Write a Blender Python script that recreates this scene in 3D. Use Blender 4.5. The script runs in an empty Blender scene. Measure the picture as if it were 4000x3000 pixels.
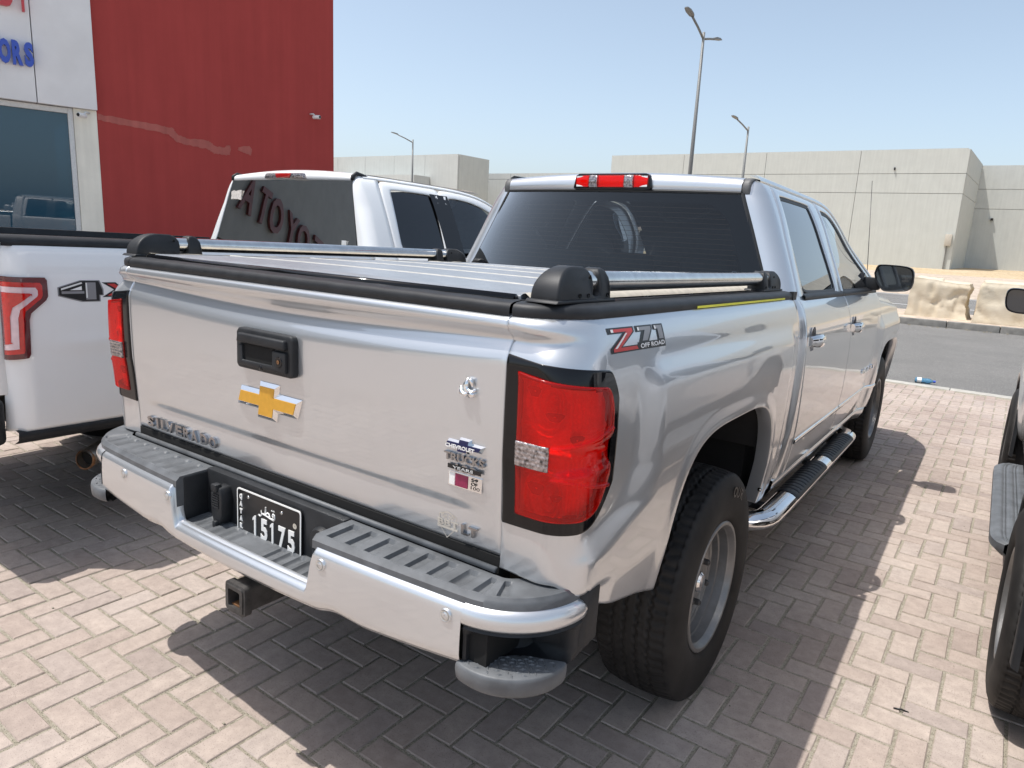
import bpy, bmesh, math, random
import numpy as np
from mathutils import Vector, Matrix
random.seed(7); rng = np.random.default_rng(7)
scene = bpy.context.scene
COL = scene.collection

# ------------------------------------------------------------------ camera
CAM_POS = (1.6643, -1.2378, 1.594)
YAW, PITCH, ROLL, FPX = -0.5978, -0.2109, -0.0516, 2736.2
cd = bpy.data.cameras.new('camera'); cam = bpy.data.objects.new('camera', cd); COL.objects.link(cam)
_f = Vector((math.sin(YAW)*math.cos(PITCH), math.cos(YAW)*math.cos(PITCH), math.sin(PITCH)))
_r = Vector((math.cos(YAW), -math.sin(YAW), 0.0)); _d = _f.cross(_r)
_c, _s = math.cos(ROLL), math.sin(ROLL)
_x = _c*_r + _s*_d; _y = -(-_s*_r + _c*_d); _z = -_f
cam.matrix_world = Matrix(((_x.x, _y.x, _z.x, CAM_POS[0]), (_x.y, _y.y, _z.y, CAM_POS[1]), (_x.z, _y.z, _z.z, CAM_POS[2]), (0, 0, 0, 1)))
cd.sensor_fit = 'HORIZONTAL'; cd.sensor_width = 36.0; cd.lens = 36.0*FPX/4000.0
cd.clip_start = 0.05; cd.clip_end = 3000.0
scene.camera = cam

# ------------------------------------------------------------------ sky and sun
SUN = Vector((-0.30, -0.24, 1.0)).normalized()        # direction towards the sun
SUN_EL = math.asin(SUN.z); SUN_AZ = math.atan2(SUN.x, SUN.y)
world = bpy.data.worlds.new('World'); scene.world = world; world.use_nodes = True
wn = world.node_tree.nodes; wl = world.node_tree.links
bg = wn['Background']; sky = wn.new('ShaderNodeTexSky'); sky.sky_type = 'NISHITA'
sky.sun_disc = False; sky.sun_elevation = SUN_EL; sky.sun_rotation = SUN_AZ
sky.altitude = 0.0; sky.air_density = .85; sky.dust_density = 2.2; sky.ozone_density = 1.2
bg.inputs['Strength'].default_value = 0.138
hsv = wn.new('ShaderNodeHueSaturation'); hsv.inputs['Saturation'].default_value = .74; hsv.inputs['Hue'].default_value = .489; hsv.inputs['Value'].default_value = 1.0   # dusty air: paler sky all round
wl.new(sky.outputs['Color'], hsv.inputs['Color']); wl.new(hsv.outputs['Color'], bg.inputs['Color'])
sd = bpy.data.lights.new('sun', 'SUN'); sun = bpy.data.objects.new('sun', sd); COL.objects.link(sun)
sd.energy = 3.05; sd.angle = math.radians(0.53); sd.color = (1.0, 0.965, 0.915)
sun.rotation_euler = SUN.to_track_quat('Z', 'Y').to_euler(); sun.location = (0, 0, 30)
vs = scene.view_settings
vs.view_transform = 'Standard'; vs.look = 'None'; vs.exposure = 0.60; vs.gamma = 1.0; vs.use_curve_mapping = False
scene.cycles.use_denoising = True
scene.cycles.max_bounces = 8; scene.cycles.transparent_max_bounces = 16
scene.cycles.caustics_reflective = True; scene.cycles.caustics_refractive = False; scene.cycles.blur_glossy = 1.0
scene.cycles.sample_clamp_indirect = 6.0

# ------------------------------------------------------------------ helpers: objects
def empty(name, loc=(0, 0, 0), rot=(0, 0, 0), parent=None):
    o = bpy.data.objects.new(name, None); COL.objects.link(o)
    o.location = loc; o.rotation_euler = rot; o.empty_display_size = 0.1
    if parent: o.parent = parent
    return o
def tag(o, label=None, cat=None, group=None, kind=None):
    if label: o['label'] = label
    if cat: o['category'] = cat
    if group: o['group'] = group
    if kind: o['kind'] = kind
    return o
def mesh(name, V, F, smooth=True, sharp=None):
    m = bpy.data.meshes.new(name)
    m.from_pydata([tuple(map(float, v)) for v in V], [], [tuple(map(int, f)) for f in F])
    if smooth: m.polygons.foreach_set('use_smooth', [True]*len(m.polygons))
    if smooth and sharp: 
        try: m.set_sharp_from_angle(angle=math.radians(sharp))
        except Exception: pass
    m.update(); return m
def obj(name, me, mat, parent=None, loc=None, rot=None):
    o = bpy.data.objects.new(name, me); COL.objects.link(o)
    if mat is not None and len(me.materials) == 0: me.materials.append(mat)
    if parent: o.parent = parent
    if loc: o.location = loc
    if rot: o.rotation_euler = rot
    return o
def mk(name, V, F, mat, parent=None, smooth=True, sharp=None, loc=None, rot=None):
    return obj(name, mesh(name, V, F, smooth, sharp), mat, parent, loc, rot)
def mirror(V, F):
    V = np.array(V, float).copy(); V[:, 0] *= -1
    return V, [tuple(reversed(f)) for f in F]
class G:
    """collects vertices and faces of one mesh"""
    def __init__(s): s.V = []; s.F = []
    def add(s, V, F):
        n = len(s.V); s.V += [tuple(v) for v in V]; s.F += [tuple(i+n for i in f) for f in F]; return s
    def box(s, lo, hi):
        x0, y0, z0 = lo; x1, y1, z1 = hi
        return s.add([(x0,y0,z0),(x1,y0,z0),(x1,y1,z0),(x0,y1,z0),(x0,y0,z1),(x1,y0,z1),(x1,y1,z1),(x0,y1,z1)],
                     [(0,3,2,1),(4,5,6,7),(0,1,5,4),(1,2,6,5),(2,3,7,6),(3,0,4,7)])
    def grid(s, P, flip=False, cu=False, cv=False):
        P = np.asarray(P); nu, nv = P.shape[:2]; F = []
        for i in range(nu if cu else nu-1):
            for j in range(nv if cv else nv-1):
                a = i*nv+j; b = ((i+1) % nu)*nv+j; c = ((i+1) % nu)*nv+(j+1) % nv; d = i*nv+(j+1) % nv
                F.append((a, d, c, b) if flip else (a, b, c, d))
        return s.add(P.reshape(-1, 3), F)
    def tube(s, path, r, n=12, caps=True):
        path = [Vector(p) for p in path]; rs = r if hasattr(r, '__len__') else [r]*len(path)
        rings = []; up = None
        for i, p in enumerate(path):
            t = (path[min(i+1, len(path)-1)]-path[max(i-1, 0)]).normalized()
            if up is None:
                up = Vector((0, 0, 1)) if abs(t.z) < .9 else Vector((1, 0, 0))
            a = t.cross(up).normalized(); up = a.cross(t).normalized()
            rings.append([p+(a*math.cos(2*math.pi*k/n)+up*math.sin(2*math.pi*k/n))*rs[i] for k in range(n)])
        b = len(s.V); s.grid(np.array([[tuple(v) for v in q] for q in rings]), flip=True, cv=True)
        if caps:
            s.F.append(tuple(b+k for k in range(n))); e = b+(len(path)-1)*n
            s.F.append(tuple(e+k for k in reversed(range(n))))
        return s
    def prism(s, pts, axis, d0, d1, both=True):
        """extrude a 2D polygon (list of 2-tuples) along an axis: 'x' pts=(y,z); 'y' pts=(x,z); 'z' pts=(x,y)"""
        def P(p, d): return {'x': (d, p[0], p[1]), 'y': (p[0], d, p[1]), 'z': (p[0], p[1], d)}[axis]
        n = len(pts); V = [P(p, d0) for p in pts]+[P(p, d1) for p in pts]
        F = [(i, (i+1) % n, n+(i+1) % n, n+i) for i in range(n)]+[tuple(reversed(range(n))), tuple(range(n, 2*n))]
        return s.add(V, F)
    def lathe(s, prof, axis_pt=(0, 0, 0), n=48, axis='x'):
        """profile of (a, r) along the axis"""
        R = []
        for k in range(n):
            c, q = math.cos(2*math.pi*k/n), math.sin(2*math.pi*k/n)
            if axis == 'x': R.append([(axis_pt[0]+a, axis_pt[1]+r*c, axis_pt[2]+r*q) for a, r in prof])
            elif axis == 'z': R.append([(axis_pt[0]+r*c, axis_pt[1]+r*q, axis_pt[2]+a) for a, r in prof])
            else: R.append([(axis_pt[0]+r*q, axis_pt[1]+a, axis_pt[2]+r*c) for a, r in prof])
        return s.grid(np.array(R), cu=True)
    def out(s, name, mat, parent=None, smooth=True, sharp=None, loc=None, rot=None, bevel=0, seg=2, fixn=True):
        m = mesh(name, s.V, s.F, smooth)
        if bevel or fixn:
            bm = bmesh.new(); bm.from_mesh(m)
            if fixn: bmesh.ops.recalc_face_normals(bm, faces=bm.faces)
            if bevel:
                ed = [e for e in bm.edges if len(e.link_faces) == 2 and e.calc_face_angle(0) > .5]
                bmesh.ops.bevel(bm, geom=ed, offset=bevel, segments=seg, affect='EDGES', profile=.5, clamp_overlap=True)
            bm.to_mesh(m); bm.free()
            if smooth: m.polygons.foreach_set('use_smooth', [True]*len(m.polygons))
        if smooth and (sharp or bevel):
            try: m.set_sharp_from_angle(angle=math.radians(sharp or 40))
            except Exception: pass
        m.update(); return obj(name, m, mat, parent, loc, rot)
def box(name, lo, hi, mat, parent=None, bevel=0.004, **k):
    if not bevel: k.setdefault('smooth', False)
    return G().box(lo, hi).out(name, mat, parent, bevel=bevel, **k)
def pch(xs, ys):
    """monotone cubic interpolation"""
    xs = np.array(xs, float); ys = np.array(ys, float); h = np.diff(xs); d = np.diff(ys)/h
    m = np.zeros(len(xs)); m[0] = d[0]; m[-1] = d[-1]
    for i in range(1, len(xs)-1):
        m[i] = 0 if d[i-1]*d[i] <= 0 else (h[i-1]+h[i])*3/((2*h[i]+h[i-1])/d[i-1]+(h[i]+2*h[i-1])/d[i])
    def f(x):
        x = np.clip(np.asarray(x, float), xs[0], xs[-1]); i = np.clip(np.searchsorted(xs, x)-1, 0, len(h)-1)
        t = (x-xs[i])/h[i]; t2 = t*t; t3 = t2*t
        return (2*t3-3*t2+1)*ys[i]+(t3-2*t2+t)*h[i]*m[i]+(-2*t3+3*t2)*ys[i+1]+(t3-t2)*h[i]*m[i+1]
    return f
def ss(a, b, x):
    t = np.clip((np.asarray(x, float)-a)/(b-a), 0, 1); return t*t*(3-2*t)
def roll_grid(P, depth=.012, r=.003, flip=False, sides='lrbt'):
    """pad a surface grid with a small rounded return flange"""
    P = np.asarray(P, float); du = np.gradient(P, axis=0); dv = np.gradient(P, axis=1)
    N = np.cross(du, dv); N /= np.linalg.norm(N, axis=2, keepdims=True)+1e-12
    if flip: N = -N
    def pad(P, N, ax, end):
        idx = [slice(None)]*3; idx[ax] = -1 if end else 0; i2 = list(idx); i2[ax] = -2 if end else 1
        e = P[tuple(idx)]; t = e-P[tuple(i2)]; t /= np.linalg.norm(t, axis=1, keepdims=True)+1e-12; n = N[tuple(idx)]
        a = np.expand_dims(e+t*r*.7-n*r*.3, ax); b = np.expand_dims(e+t*r-n*r, ax); c = np.expand_dims(e+t*r-n*depth, ax)
        nn = np.expand_dims(n, ax)
        if end: return np.concatenate([P, a, b, c], ax), np.concatenate([N, nn, nn, nn], ax)
        return np.concatenate([c, b, a, P], ax), np.concatenate([nn, nn, nn, N], ax)
    if 'l' in sides: P, N = pad(P, N, 0, False)
    if 'r' in sides: P, N = pad(P, N, 0, True)
    if 'b' in sides: P, N = pad(P, N, 1, False)
    if 't' in sides: P, N = pad(P, N, 1, True)
    return P
def text_mesh(s, size, extrude=0.0, offset=0.0, shear=0.0, align='LEFT', bevel=0.0, space=1.0, res=3):
    c = bpy.data.curves.new('t', 'FONT'); c.body = s; c.size = size; c.extrude = extrude; c.offset = offset; c.shear = shear
    c.align_x = align; c.bevel_depth = bevel; c.space_character = space; c.resolution_u = res; c.bevel_resolution = 1
    o = bpy.data.objects.new('t', c); COL.objects.link(o); bpy.context.view_layer.update()
    m = bpy.data.meshes.new_from_object(o.evaluated_get(bpy.context.evaluated_depsgraph_get()))
    V = np.array([v.co[:] for v in m.vertices]) if len(m.vertices) else np.zeros((0, 3)); F = [tuple(p.vertices) for p in m.polygons]
    bpy.data.objects.remove(o); bpy.data.curves.remove(c); bpy.data.meshes.remove(m)
    return V, F
def text_part(name, s, size, mat, parent, M, extrude=.002, **k):
    """M maps (x right, y up, z out) to the parent's space"""
    V, F = text_mesh(s, size, extrude, **k)
    V = np.array([M(v) for v in V]); return mk(name, V, F, mat, parent, smooth=False)

# ------------------------------------------------------------------ helpers: materials
def nodes(name):
    m = bpy.data.materials.new(name); m.use_nodes = True; nt = m.node_tree; return m, nt, nt.nodes['Principled BSDF']
def setp(b, **k):
    for a, v in k.items():
        a = a.replace('_', ' ')
        if a in b.inputs: b.inputs[a].default_value = (*v, 1) if isinstance(v, tuple) and len(v) == 3 else v
def noise(nt, scale, detail=4, rough=.55, coord='Object', vec=None, dist=0):
    tc = nt.nodes.new('ShaderNodeTexCoord'); n = nt.nodes.new('ShaderNodeTexNoise')
    n.inputs['Scale'].default_value = scale; n.inputs['Detail'].default_value = detail; n.inputs['Roughness'].default_value = rough
    n.inputs['Distortion'].default_value = dist
    if vec:
        mp = nt.nodes.new('ShaderNodeMapping'); mp.inputs['Scale'].default_value = vec
        nt.links.new(tc.outputs[coord], mp.inputs[0]); nt.links.new(mp.outputs[0], n.inputs['Vector'])
    else: nt.links.new(tc.outputs[coord], n.inputs['Vector'])
    return n.outputs['Fac']
def ramp(nt, fac, stops):
    r = nt.nodes.new('ShaderNodeValToRGB'); e = r.color_ramp.elements
    while len(e) < len(stops): e.new(.5)
    for q, (p, c) in zip(e, stops): q.position = p; q.color = (*c, 1) if len(c) == 3 else c
    nt.links.new(fac, r.inputs[0]); return r.outputs[0]
def mix(nt, a, b, fac, mode='MIX'):
    m = nt.nodes.new('ShaderNodeMix'); m.data_type = 'RGBA'; m.blend_type = mode
    for s, v in ((6, a), (7, b)):
        if isinstance(v, (tuple, list)): m.inputs[s].default_value = (*v[:3], 1)
        else: nt.links.new(v, m.inputs[s])
    if isinstance(fac, (int, float)): m.inputs[0].default_value = fac
    else: nt.links.new(fac, m.inputs[0])
    return m.outputs[2]
def math_n(nt, op, a, b=0.0, clamp=False):
    m = nt.nodes.new('ShaderNodeMath'); m.operation = op; m.use_clamp = clamp
    for i, v in enumerate((a, b)):
        if isinstance(v, (int, float)): m.inputs[i].default_value = v
        else: nt.links.new(v, m.inputs[i])
    return m.outputs[0]
def bump(nt, b, h, strength, dist=.01):
    n = nt.nodes.new('ShaderNodeBump'); n.inputs['Strength'].default_value = strength; n.inputs['Distance'].default_value = dist
    nt.links.new(h, n.inputs['Height']); nt.links.new(n.outputs[0], b.inputs['Normal'])
def plain(name, col, rough=.5, metal=0.0, var=.12, scale=30, bmp=0.0, coat=0.0, spec=.5, bscale=None, bdist=.002):
    m, nt, b = nodes(name); setp(b, Roughness=rough, Metallic=metal, Coat_Weight=coat, Coat_Roughness=.04, Specular_IOR_Level=spec)
    f = noise(nt, scale)
    lo = tuple(c*(1-var) for c in col); hi = tuple(min(1, c*(1+var)) for c in col)
    nt.links.new(ramp(nt, f, [(.3, lo), (.7, hi)]), b.inputs['Base Color'])
    if bmp: bump(nt, b, noise(nt, bscale or scale*8, 3), bmp, bdist)
    return m
def paint(name, col, metal, rough, flake=.06, dust=(.52, .45, .36), dustf=.10, ior=1.55):
    m, nt, b = nodes(name); setp(b, Metallic=metal, Roughness=rough, Coat_Weight=1.0, Coat_Roughness=.02, Coat_IOR=ior)
    fl = noise(nt, 2600, 2); c = ramp(nt, fl, [(.3, tuple(x*(1-flake) for x in col)), (.7, tuple(min(1, x*(1+flake)) for x in col))])
    d = noise(nt, 3.0, 6, .65); g = math_n(nt, 'MULTIPLY', ramp(nt, d, [(.42, (0, 0, 0)), (.8, (1, 1, 1))]), dustf)
    nt.links.new(mix(nt, c, dust, g), b.inputs['Base Color'])
    rr = math_n(nt, 'ADD', math_n(nt, 'MULTIPLY', g, .35), .012); nt.links.new(rr, b.inputs['Coat Roughness'])
    return m
def tinted_glass(name, tint, refl=1.0, rough=.005, film=0.0, filmcol=(.02, .02, .022)):
    m, nt, b = nodes(name); nt.nodes.remove(b); out = nt.nodes['Material Output']
    t = nt.nodes.new('ShaderNodeBsdfTransparent'); t.inputs[0].default_value = (*tint, 1)
    g = nt.nodes.new('ShaderNodeBsdfGlossy'); g.inputs['Roughness'].default_value = rough
    fr = nt.nodes.new('ShaderNodeFresnel'); fr.inputs[0].default_value = 1.52
    k = math_n(nt, 'MULTIPLY', fr.outputs[0], 1.75*refl, True)
    base = t.outputs[0]
    if film:
        d = nt.nodes.new('ShaderNodeBsdfDiffuse'); d.inputs[0].default_value = (*filmcol, 1)
        ms0 = nt.nodes.new('ShaderNodeMixShader'); ms0.inputs[0].default_value = film
        nt.links.new(t.outputs[0], ms0.inputs[1]); nt.links.new(d.outputs[0], ms0.inputs[2]); base = ms0.outputs[0]
    ms = nt.nodes.new('ShaderNodeMixShader'); nt.links.new(k, ms.inputs[0]); nt.links.new(base, ms.inputs[1]); nt.links.new(g.outputs[0], ms.inputs[2])
    nt.links.new(ms.outputs[0], out.inputs[0]); return m

M = {}
M['silver'] = paint('silver_paint', (.60, .62, .64), .72, .30, dustf=.03, ior=1.95)
M['ditch'] = plain('dusty_moulding', (.10, .10, .10), .55, var=.2)
M['strip'] = plain('cover_hinge_grey', (.40, .395, .37), .5, var=.15)
M['white'] = paint('white_paint', (.88, .885, .88), .0, .35, flake=.015, dustf=.05)
M['suv'] = paint('pale_silver_paint', (.66, .66, .66), .45, .34)
M['plastic'] = plain('black_plastic', (.020, .0215, .024), .50, spec=.35, var=.25, scale=18, bmp=.35, bscale=900, bdist=.0006)
M['pad'] = plain('grey_step_plastic', (.105, .112, .12), .52, var=.28, scale=14, bmp=.3, bscale=700, bdist=.0008)
M['dark'] = plain('dark_underbody', (.012, .012, .013), .8)
M['gap'] = plain('gap_black', (.006, .006, .006), .9)
M['gloss'] = plain('gloss_black', (.005, .005, .006), .07, var=.05, spec=.4)
M['chrome'] = plain('chrome', (.82, .82, .82), .07, 1.0, var=.05, scale=8)
M['satin'] = plain('brushed_steel', (.70, .685, .66), .16, 1.0, var=.10, scale=22)
M['gold'] = plain('gold_insert', (.74, .40, .05), .42, .35, var=.06, scale=60, bmp=.15, bscale=1500, bdist=.0003)
M['rubber'] = plain('tyre_rubber', (.017, .0155, .0145), .68, spec=.35, var=.5, scale=9, bmp=.25, bscale=300, bdist=.001)
M['rim'] = plain('steel_rim', (.23, .225, .22), .38, .6, var=.2, scale=14)
M['letter'] = plain('dark_chrome_letter', (.36, .36, .37), .16, 1.0, var=.05)
M['seal'] = plain('window_seal', (.015, .015, .015), .5)
M['cloth'] = plain('seat_fabric', (.10, .10, .10), .9)
M['cover'] = plain('cover_vinyl', (.25, .27, .295), .34, var=.10, scale=20, bmp=.7, bscale=420, bdist=.0012)
M['tan'] = plain('dusty_seal_strip', (.50, .46, .39), .6, var=.12)
M['exh'] = plain('exhaust_steel', (.34, .29, .24), .38, .85, var=.3, scale=25)
M['rust'] = plain('rusty_steel', (.16, .075, .03), .85, var=.6, scale=40)
M['hitch'] = plain('black_hitch_steel', (.045, .042, .04), .55, var=.5, scale=35, bmp=.3, bscale=200)
M['yellow'] = plain('yellow_tape', (.85, .82, .06), .45, var=.05)
M['whitept'] = plain('white_print', (.80, .80, .78), .5, var=.04)
M['black'] = plain('black_print', (.010, .010, .011), .35)
M['redpt'] = plain('red_print', (.55, .035, .03), .35, var=.05)
M['greypt'] = plain('grey_print_and_cup_shade', (.25, .25, .26), .35, var=.05)  # decal print; also paints the shade in the door handle cups
M['maroon'] = plain('maroon_print', (.26, .02, .07), .4, var=.2, scale=400)
M['navy'] = plain('navy_print', (.012, .016, .075), .35, var=.3, scale=500)
M['mirror'] = plain('mirror_glass', (.035, .04, .045), .03, .2, var=.01, coat=1.0)  # glass coloured dark to stand in for a dark reflection
M['amber'] = plain('orange_lens', (.9, .22, .02), .2)
M['clear'] = plain('clear_lens', (.30, .265, .265), .08, .65, var=.95, scale=110, coat=1.0, bmp=.6, bscale=150, bdist=.003)
M['glass'] = tinted_glass('tinted_window', (.10, .115, .12), film=.12)
M['glassrear'] = tinted_glass('rear_tinted_window', (.30, .335, .35), refl=.62, film=.05, filmcol=(.03, .035, .045))
M['glassF'] = tinted_glass('pale_tinted_window', (.42, .45, .45), film=.03)
M['glassW'] = tinted_glass('white_truck_rear_window', (.42, .45, .44), refl=.62, film=.03)
def lens_mat(name, tint, body, k):
    m, nt, b = nodes(name); out = nt.nodes['Material Output']
    setp(b, Base_Color=body, Roughness=.12, Coat_Weight=1.0, Coat_Roughness=.02, Specular_IOR_Level=.6)
    t = nt.nodes.new('ShaderNodeBsdfTransparent'); t.inputs[0].default_value = (*tint, 1)
    ms = nt.nodes.new('ShaderNodeMixShader'); ms.inputs[0].default_value = k
    nt.links.new(t.outputs[0], ms.inputs[1]); nt.links.new(b.outputs[0], ms.inputs[2]); nt.links.new(ms.outputs[0], out.inputs[0]); return m
M['red'] = lens_mat('red_lens', (1.0, .03, .012), (.92, .008, .003), .30)
M['reflector'] = plain('lamp_reflector', (.92, .90, .88), .30, .25, var=.12, scale=160, bmp=.8, bscale=320, bdist=.004)
# ================================================================== setting
def ground_mat(name, stops, scale, bmp, rough=.95, scale2=None, speck=None, bscale=400, bdist=.004):
    m, nt, b = nodes(name); setp(b, Roughness=rough, Specular_IOR_Level=.25)
    c = ramp(nt, noise(nt, scale, 8, .6), stops)
    if scale2: c = mix(nt, c, ramp(nt, noise(nt, scale2, 3, .6), [(.35, (.72, .72, .72)), (.7, (1.15, 1.15, 1.15))]), 1.0, 'MULTIPLY')
    if speck: c = mix(nt, c, speck[0], math_n(nt, 'GREATER_THAN', noise(nt, speck[1], 2, .5), speck[2]))
    nt.links.new(c, b.inputs['Base Color'])
    if bmp: bump(nt, b, noise(nt, bscale, 3), bmp, bdist)
    return m
M['sand'] = ground_mat('desert_sand', [(.3, (.46, .38, .30)), (.7, (.55, .46, .375))], .35, .6, scale2=6)
M['ochre'] = ground_mat('ochre_sand', [(.3, (.48, .37, .23)), (.7, (.54, .43, .29))], .5, .6, scale2=5)
M['asphalt'] = ground_mat('dusty_asphalt', [(.3, (.170, .167, .160)), (.7, (.215, .21, .20))], .8, .9, scale2=120, speck=((.50, .49, .46), 75, .66), bscale=260, bdist=.006)
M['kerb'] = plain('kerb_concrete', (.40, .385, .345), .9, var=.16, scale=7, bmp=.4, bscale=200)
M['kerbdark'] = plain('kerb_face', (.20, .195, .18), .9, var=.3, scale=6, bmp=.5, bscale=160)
M['line'] = plain('road_paint', (.72, .72, .70), .7, var=.1, scale=3)
M['jointsand'] = ground_mat('joint_sand', [(.35, (.33, .295, .23)), (.65, (.47, .425, .345))], 60, .9, scale2=420, speck=((.10, .10, .07), 240, .60), bscale=600)
def paver_mat(name, per_object):
    m, nt, b = nodes(name); setp(b, Roughness=.9, Specular_IOR_Level=.3)
    if per_object: r = nt.nodes.new('ShaderNodeObjectInfo').outputs['Random']
    else:
        a = nt.nodes.new('ShaderNodeAttribute'); a.attribute_name = 'rnd'; r = a.outputs['Fac']
    base = ramp(nt, r, [(0, (.362, .302, .266)), (.25, (.408, .343, .299)), (.6, (.434, .370, .324)), (.85, (.408, .350, .312)), (1, (.350, .296, .266))])
    geo = nt.nodes.new('ShaderNodeNewGeometry')
    n1 = nt.nodes.new('ShaderNodeTexNoise'); n1.inputs['Scale'].default_value = 22; n1.inputs['Detail'].default_value = 8; n1.inputs['Roughness'].default_value = .68
    nt.links.new(geo.outputs['Position'], n1.inputs['Vector'])
    c = mix(nt, base, ramp(nt, n1.outputs['Fac'], [(.3, (.82, .81, .81)), (.68, (1.11, 1.10, 1.09))]), 1.0, 'MULTIPLY')
    n2 = nt.nodes.new('ShaderNodeTexNoise'); n2.inputs['Scale'].default_value = 1.1; n2.inputs['Detail'].default_value = 5
    nt.links.new(geo.outputs['Position'], n2.inputs['Vector'])
    c = mix(nt, c, ramp(nt, n2.outputs['Fac'], [(.32, (.86, .83, .82)), (.62, (1.05, 1.05, 1.05))]), 1.0, 'MULTIPLY')
    n3 = nt.nodes.new('ShaderNodeTexNoise'); n3.inputs['Scale'].default_value = 260; n3.inputs['Detail'].default_value = 2
    nt.links.new(geo.outputs['Position'], n3.inputs['Vector'])
    c = mix(nt, c, (.10, .085, .08), math_n(nt, 'MULTIPLY', math_n(nt, 'GREATER_THAN', n3.outputs['Fac'], .64), .5))
    nt.links.new(c, b.inputs['Base Color'])
    bump(nt, b, n3.outputs['Fac'], .35, .0015); return m
M['paver1'] = paver_mat('clay_paver_single', True)
M['paver2'] = paver_mat('clay_paver_field', False)

def sheet(name, x0, x1, y0, y1, z, mat, parent=None):
    return mk(name, [(x0, y0, z), (x1, y0, z), (x1, y1, z), (x0, y1, z)], [(0, 1, 2, 3)], mat, parent, smooth=False)
tag(sheet('ground', -900, 900, -500, 1400, -.045, M['sand']), kind='structure')

# ---- block paving in herringbone, the 300 largest in view as single bricks
paving = tag(sheet('paving', -26, 22, -30, 8.70, -.0042, M['jointsand']), kind='structure')
GU, GTH = .1028, 1.5559
ud = np.array([math.cos(GTH), math.sin(GTH)]); vd = np.array([math.sin(GTH), -math.cos(GTH)]); g0 = np.array([1.521, 2.0085])
def brick_mesh(j, h, seed):
    q = random.Random(seed); L, Wd = 2*GU-j, GU-j*1.25
    g = G(); c = .003
    def ring(e, z): return [(-L/2+e, -Wd/2+e, z), (L/2-e, -Wd/2+e, z), (L/2-e, Wd/2-e, z), (-L/2+e, Wd/2-e, z)]
    V = ring(0, -.03)+ring(0, -.0035)+[(x+q.uniform(-.0008, .0008), y+q.uniform(-.0008, .0008), z+q.uniform(-.0004, .0004)) for x, y, z in ring(c, 0)]
    F = [(8, 9, 10, 11)]
    for k in range(4):
        n = (k+1) % 4; F += [(k, n, 4+n, 4+k), (4+k, 4+n, 8+n, 8+k)]
    return V, F
variants = [brick_mesh(.0085+.0012*(k % 3), 0, k) for k in range(6)]
vmesh = [mesh('paver', V, F, smooth=False) for V, F in variants]
for m_ in vmesh: m_.materials.append(M['paver1'])
def project(p):
    v = Vector(p)-Vector(CAM_POS); x, y, z = v.dot(_x), v.dot(_y), -v.dot(_z)
    return (2000+FPX*x/z, 1500-FPX*y/z, z) if z > .05 else (-9e9, 0, z)
bricks = []
for a in range(-140, 200):
    for bq in range(-140, 80):
        for kind in (0, 1):
            # lattice (1,1)*k + (2,-2)*m
            if (a-bq) % 4: continue
            cu, cv = (a-1.0, bq+.5) if kind == 0 else (a-2.5, bq+1.0)
            c = g0+cu*GU*ud+cv*GU*vd
            if -8.5 < c[0] < 4.2 and -3.2 < c[1] < 8.62: bricks.append((c[0], c[1], kind))
near = []
for i, (x, y, kind) in enumerate(bricks):
    px, py, dz = project((x, y, 0))
    hid = (abs(x) < 1.0 and .35 < y < 6.2) or (-3.8 < x < -1.72 and y > .25) or (x > 1.9 and y > .9)
    if 0 < px < 4000 and 0 < py < 3000 and not hid: near.append((dz, i))
near = set(i for _, i in sorted(near)[:300])
fieldV, fieldF, fieldR = [], [], []
for i, (x, y, kind) in enumerate(bricks):
    ang = GTH if kind == 0 else GTH-math.pi/2
    ang += random.gauss(0, .006); dz = random.gauss(0, .0009); tx, ty = random.gauss(0, .006), random.gauss(0, .006)
    if i in near:
        o = bpy.data.objects.new('paver', vmesh[i % 6]); COL.objects.link(o); o.parent = paving
        o.location = (x, y, dz); o.rotation_euler = (tx, ty, ang)
    else:
        V, F = variants[i % 6]; n = len(fieldV); c, s_ = math.cos(ang), math.sin(ang)
        fieldV += [(x+c*p[0]-s_*p[1], y+s_*p[0]+c*p[1], p[2]+dz+tx*p[1]-ty*p[0]) for p in V]
        fieldF += [tuple(k+n for k in f) for f in F]; fieldR += [random.random()]*len(F)
fm = mesh('paver_field', fieldV, fieldF, smooth=False)
at = fm.attributes.new('rnd', 'FLOAT', 'FACE'); at.data.foreach_set('value', fieldR)
tag(obj('paver_field', fm, M['paver2'], paving), kind='stuff')
# plain paved court beyond the laid bricks that can be told apart
M['court'] = ground_mat('paved_court', [(.3, (.36, .30, .265)), (.7, (.43, .37, .33))], 3, .4, scale2=40)
G().add([(-26, -30, -.004), (22, -30, -.004), (22, -3.25, -.004), (-26, -3.25, -.004)], [(0, 1, 2, 3)]) \
   .add([(-26, -3.25, -.004), (-8.6, -3.25, -.004), (-8.6, 8.68, -.004), (-26, 8.68, -.004)], [(0, 1, 2, 3)]) \
   .add([(4.3, -3.25, -.004), (22, -3.25, -.004), (22, 8.68, -.004), (4.3, 8.68, -.004)], [(0, 1, 2, 3)]).out('court_surface', M['court'], paving, smooth=False)
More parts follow.
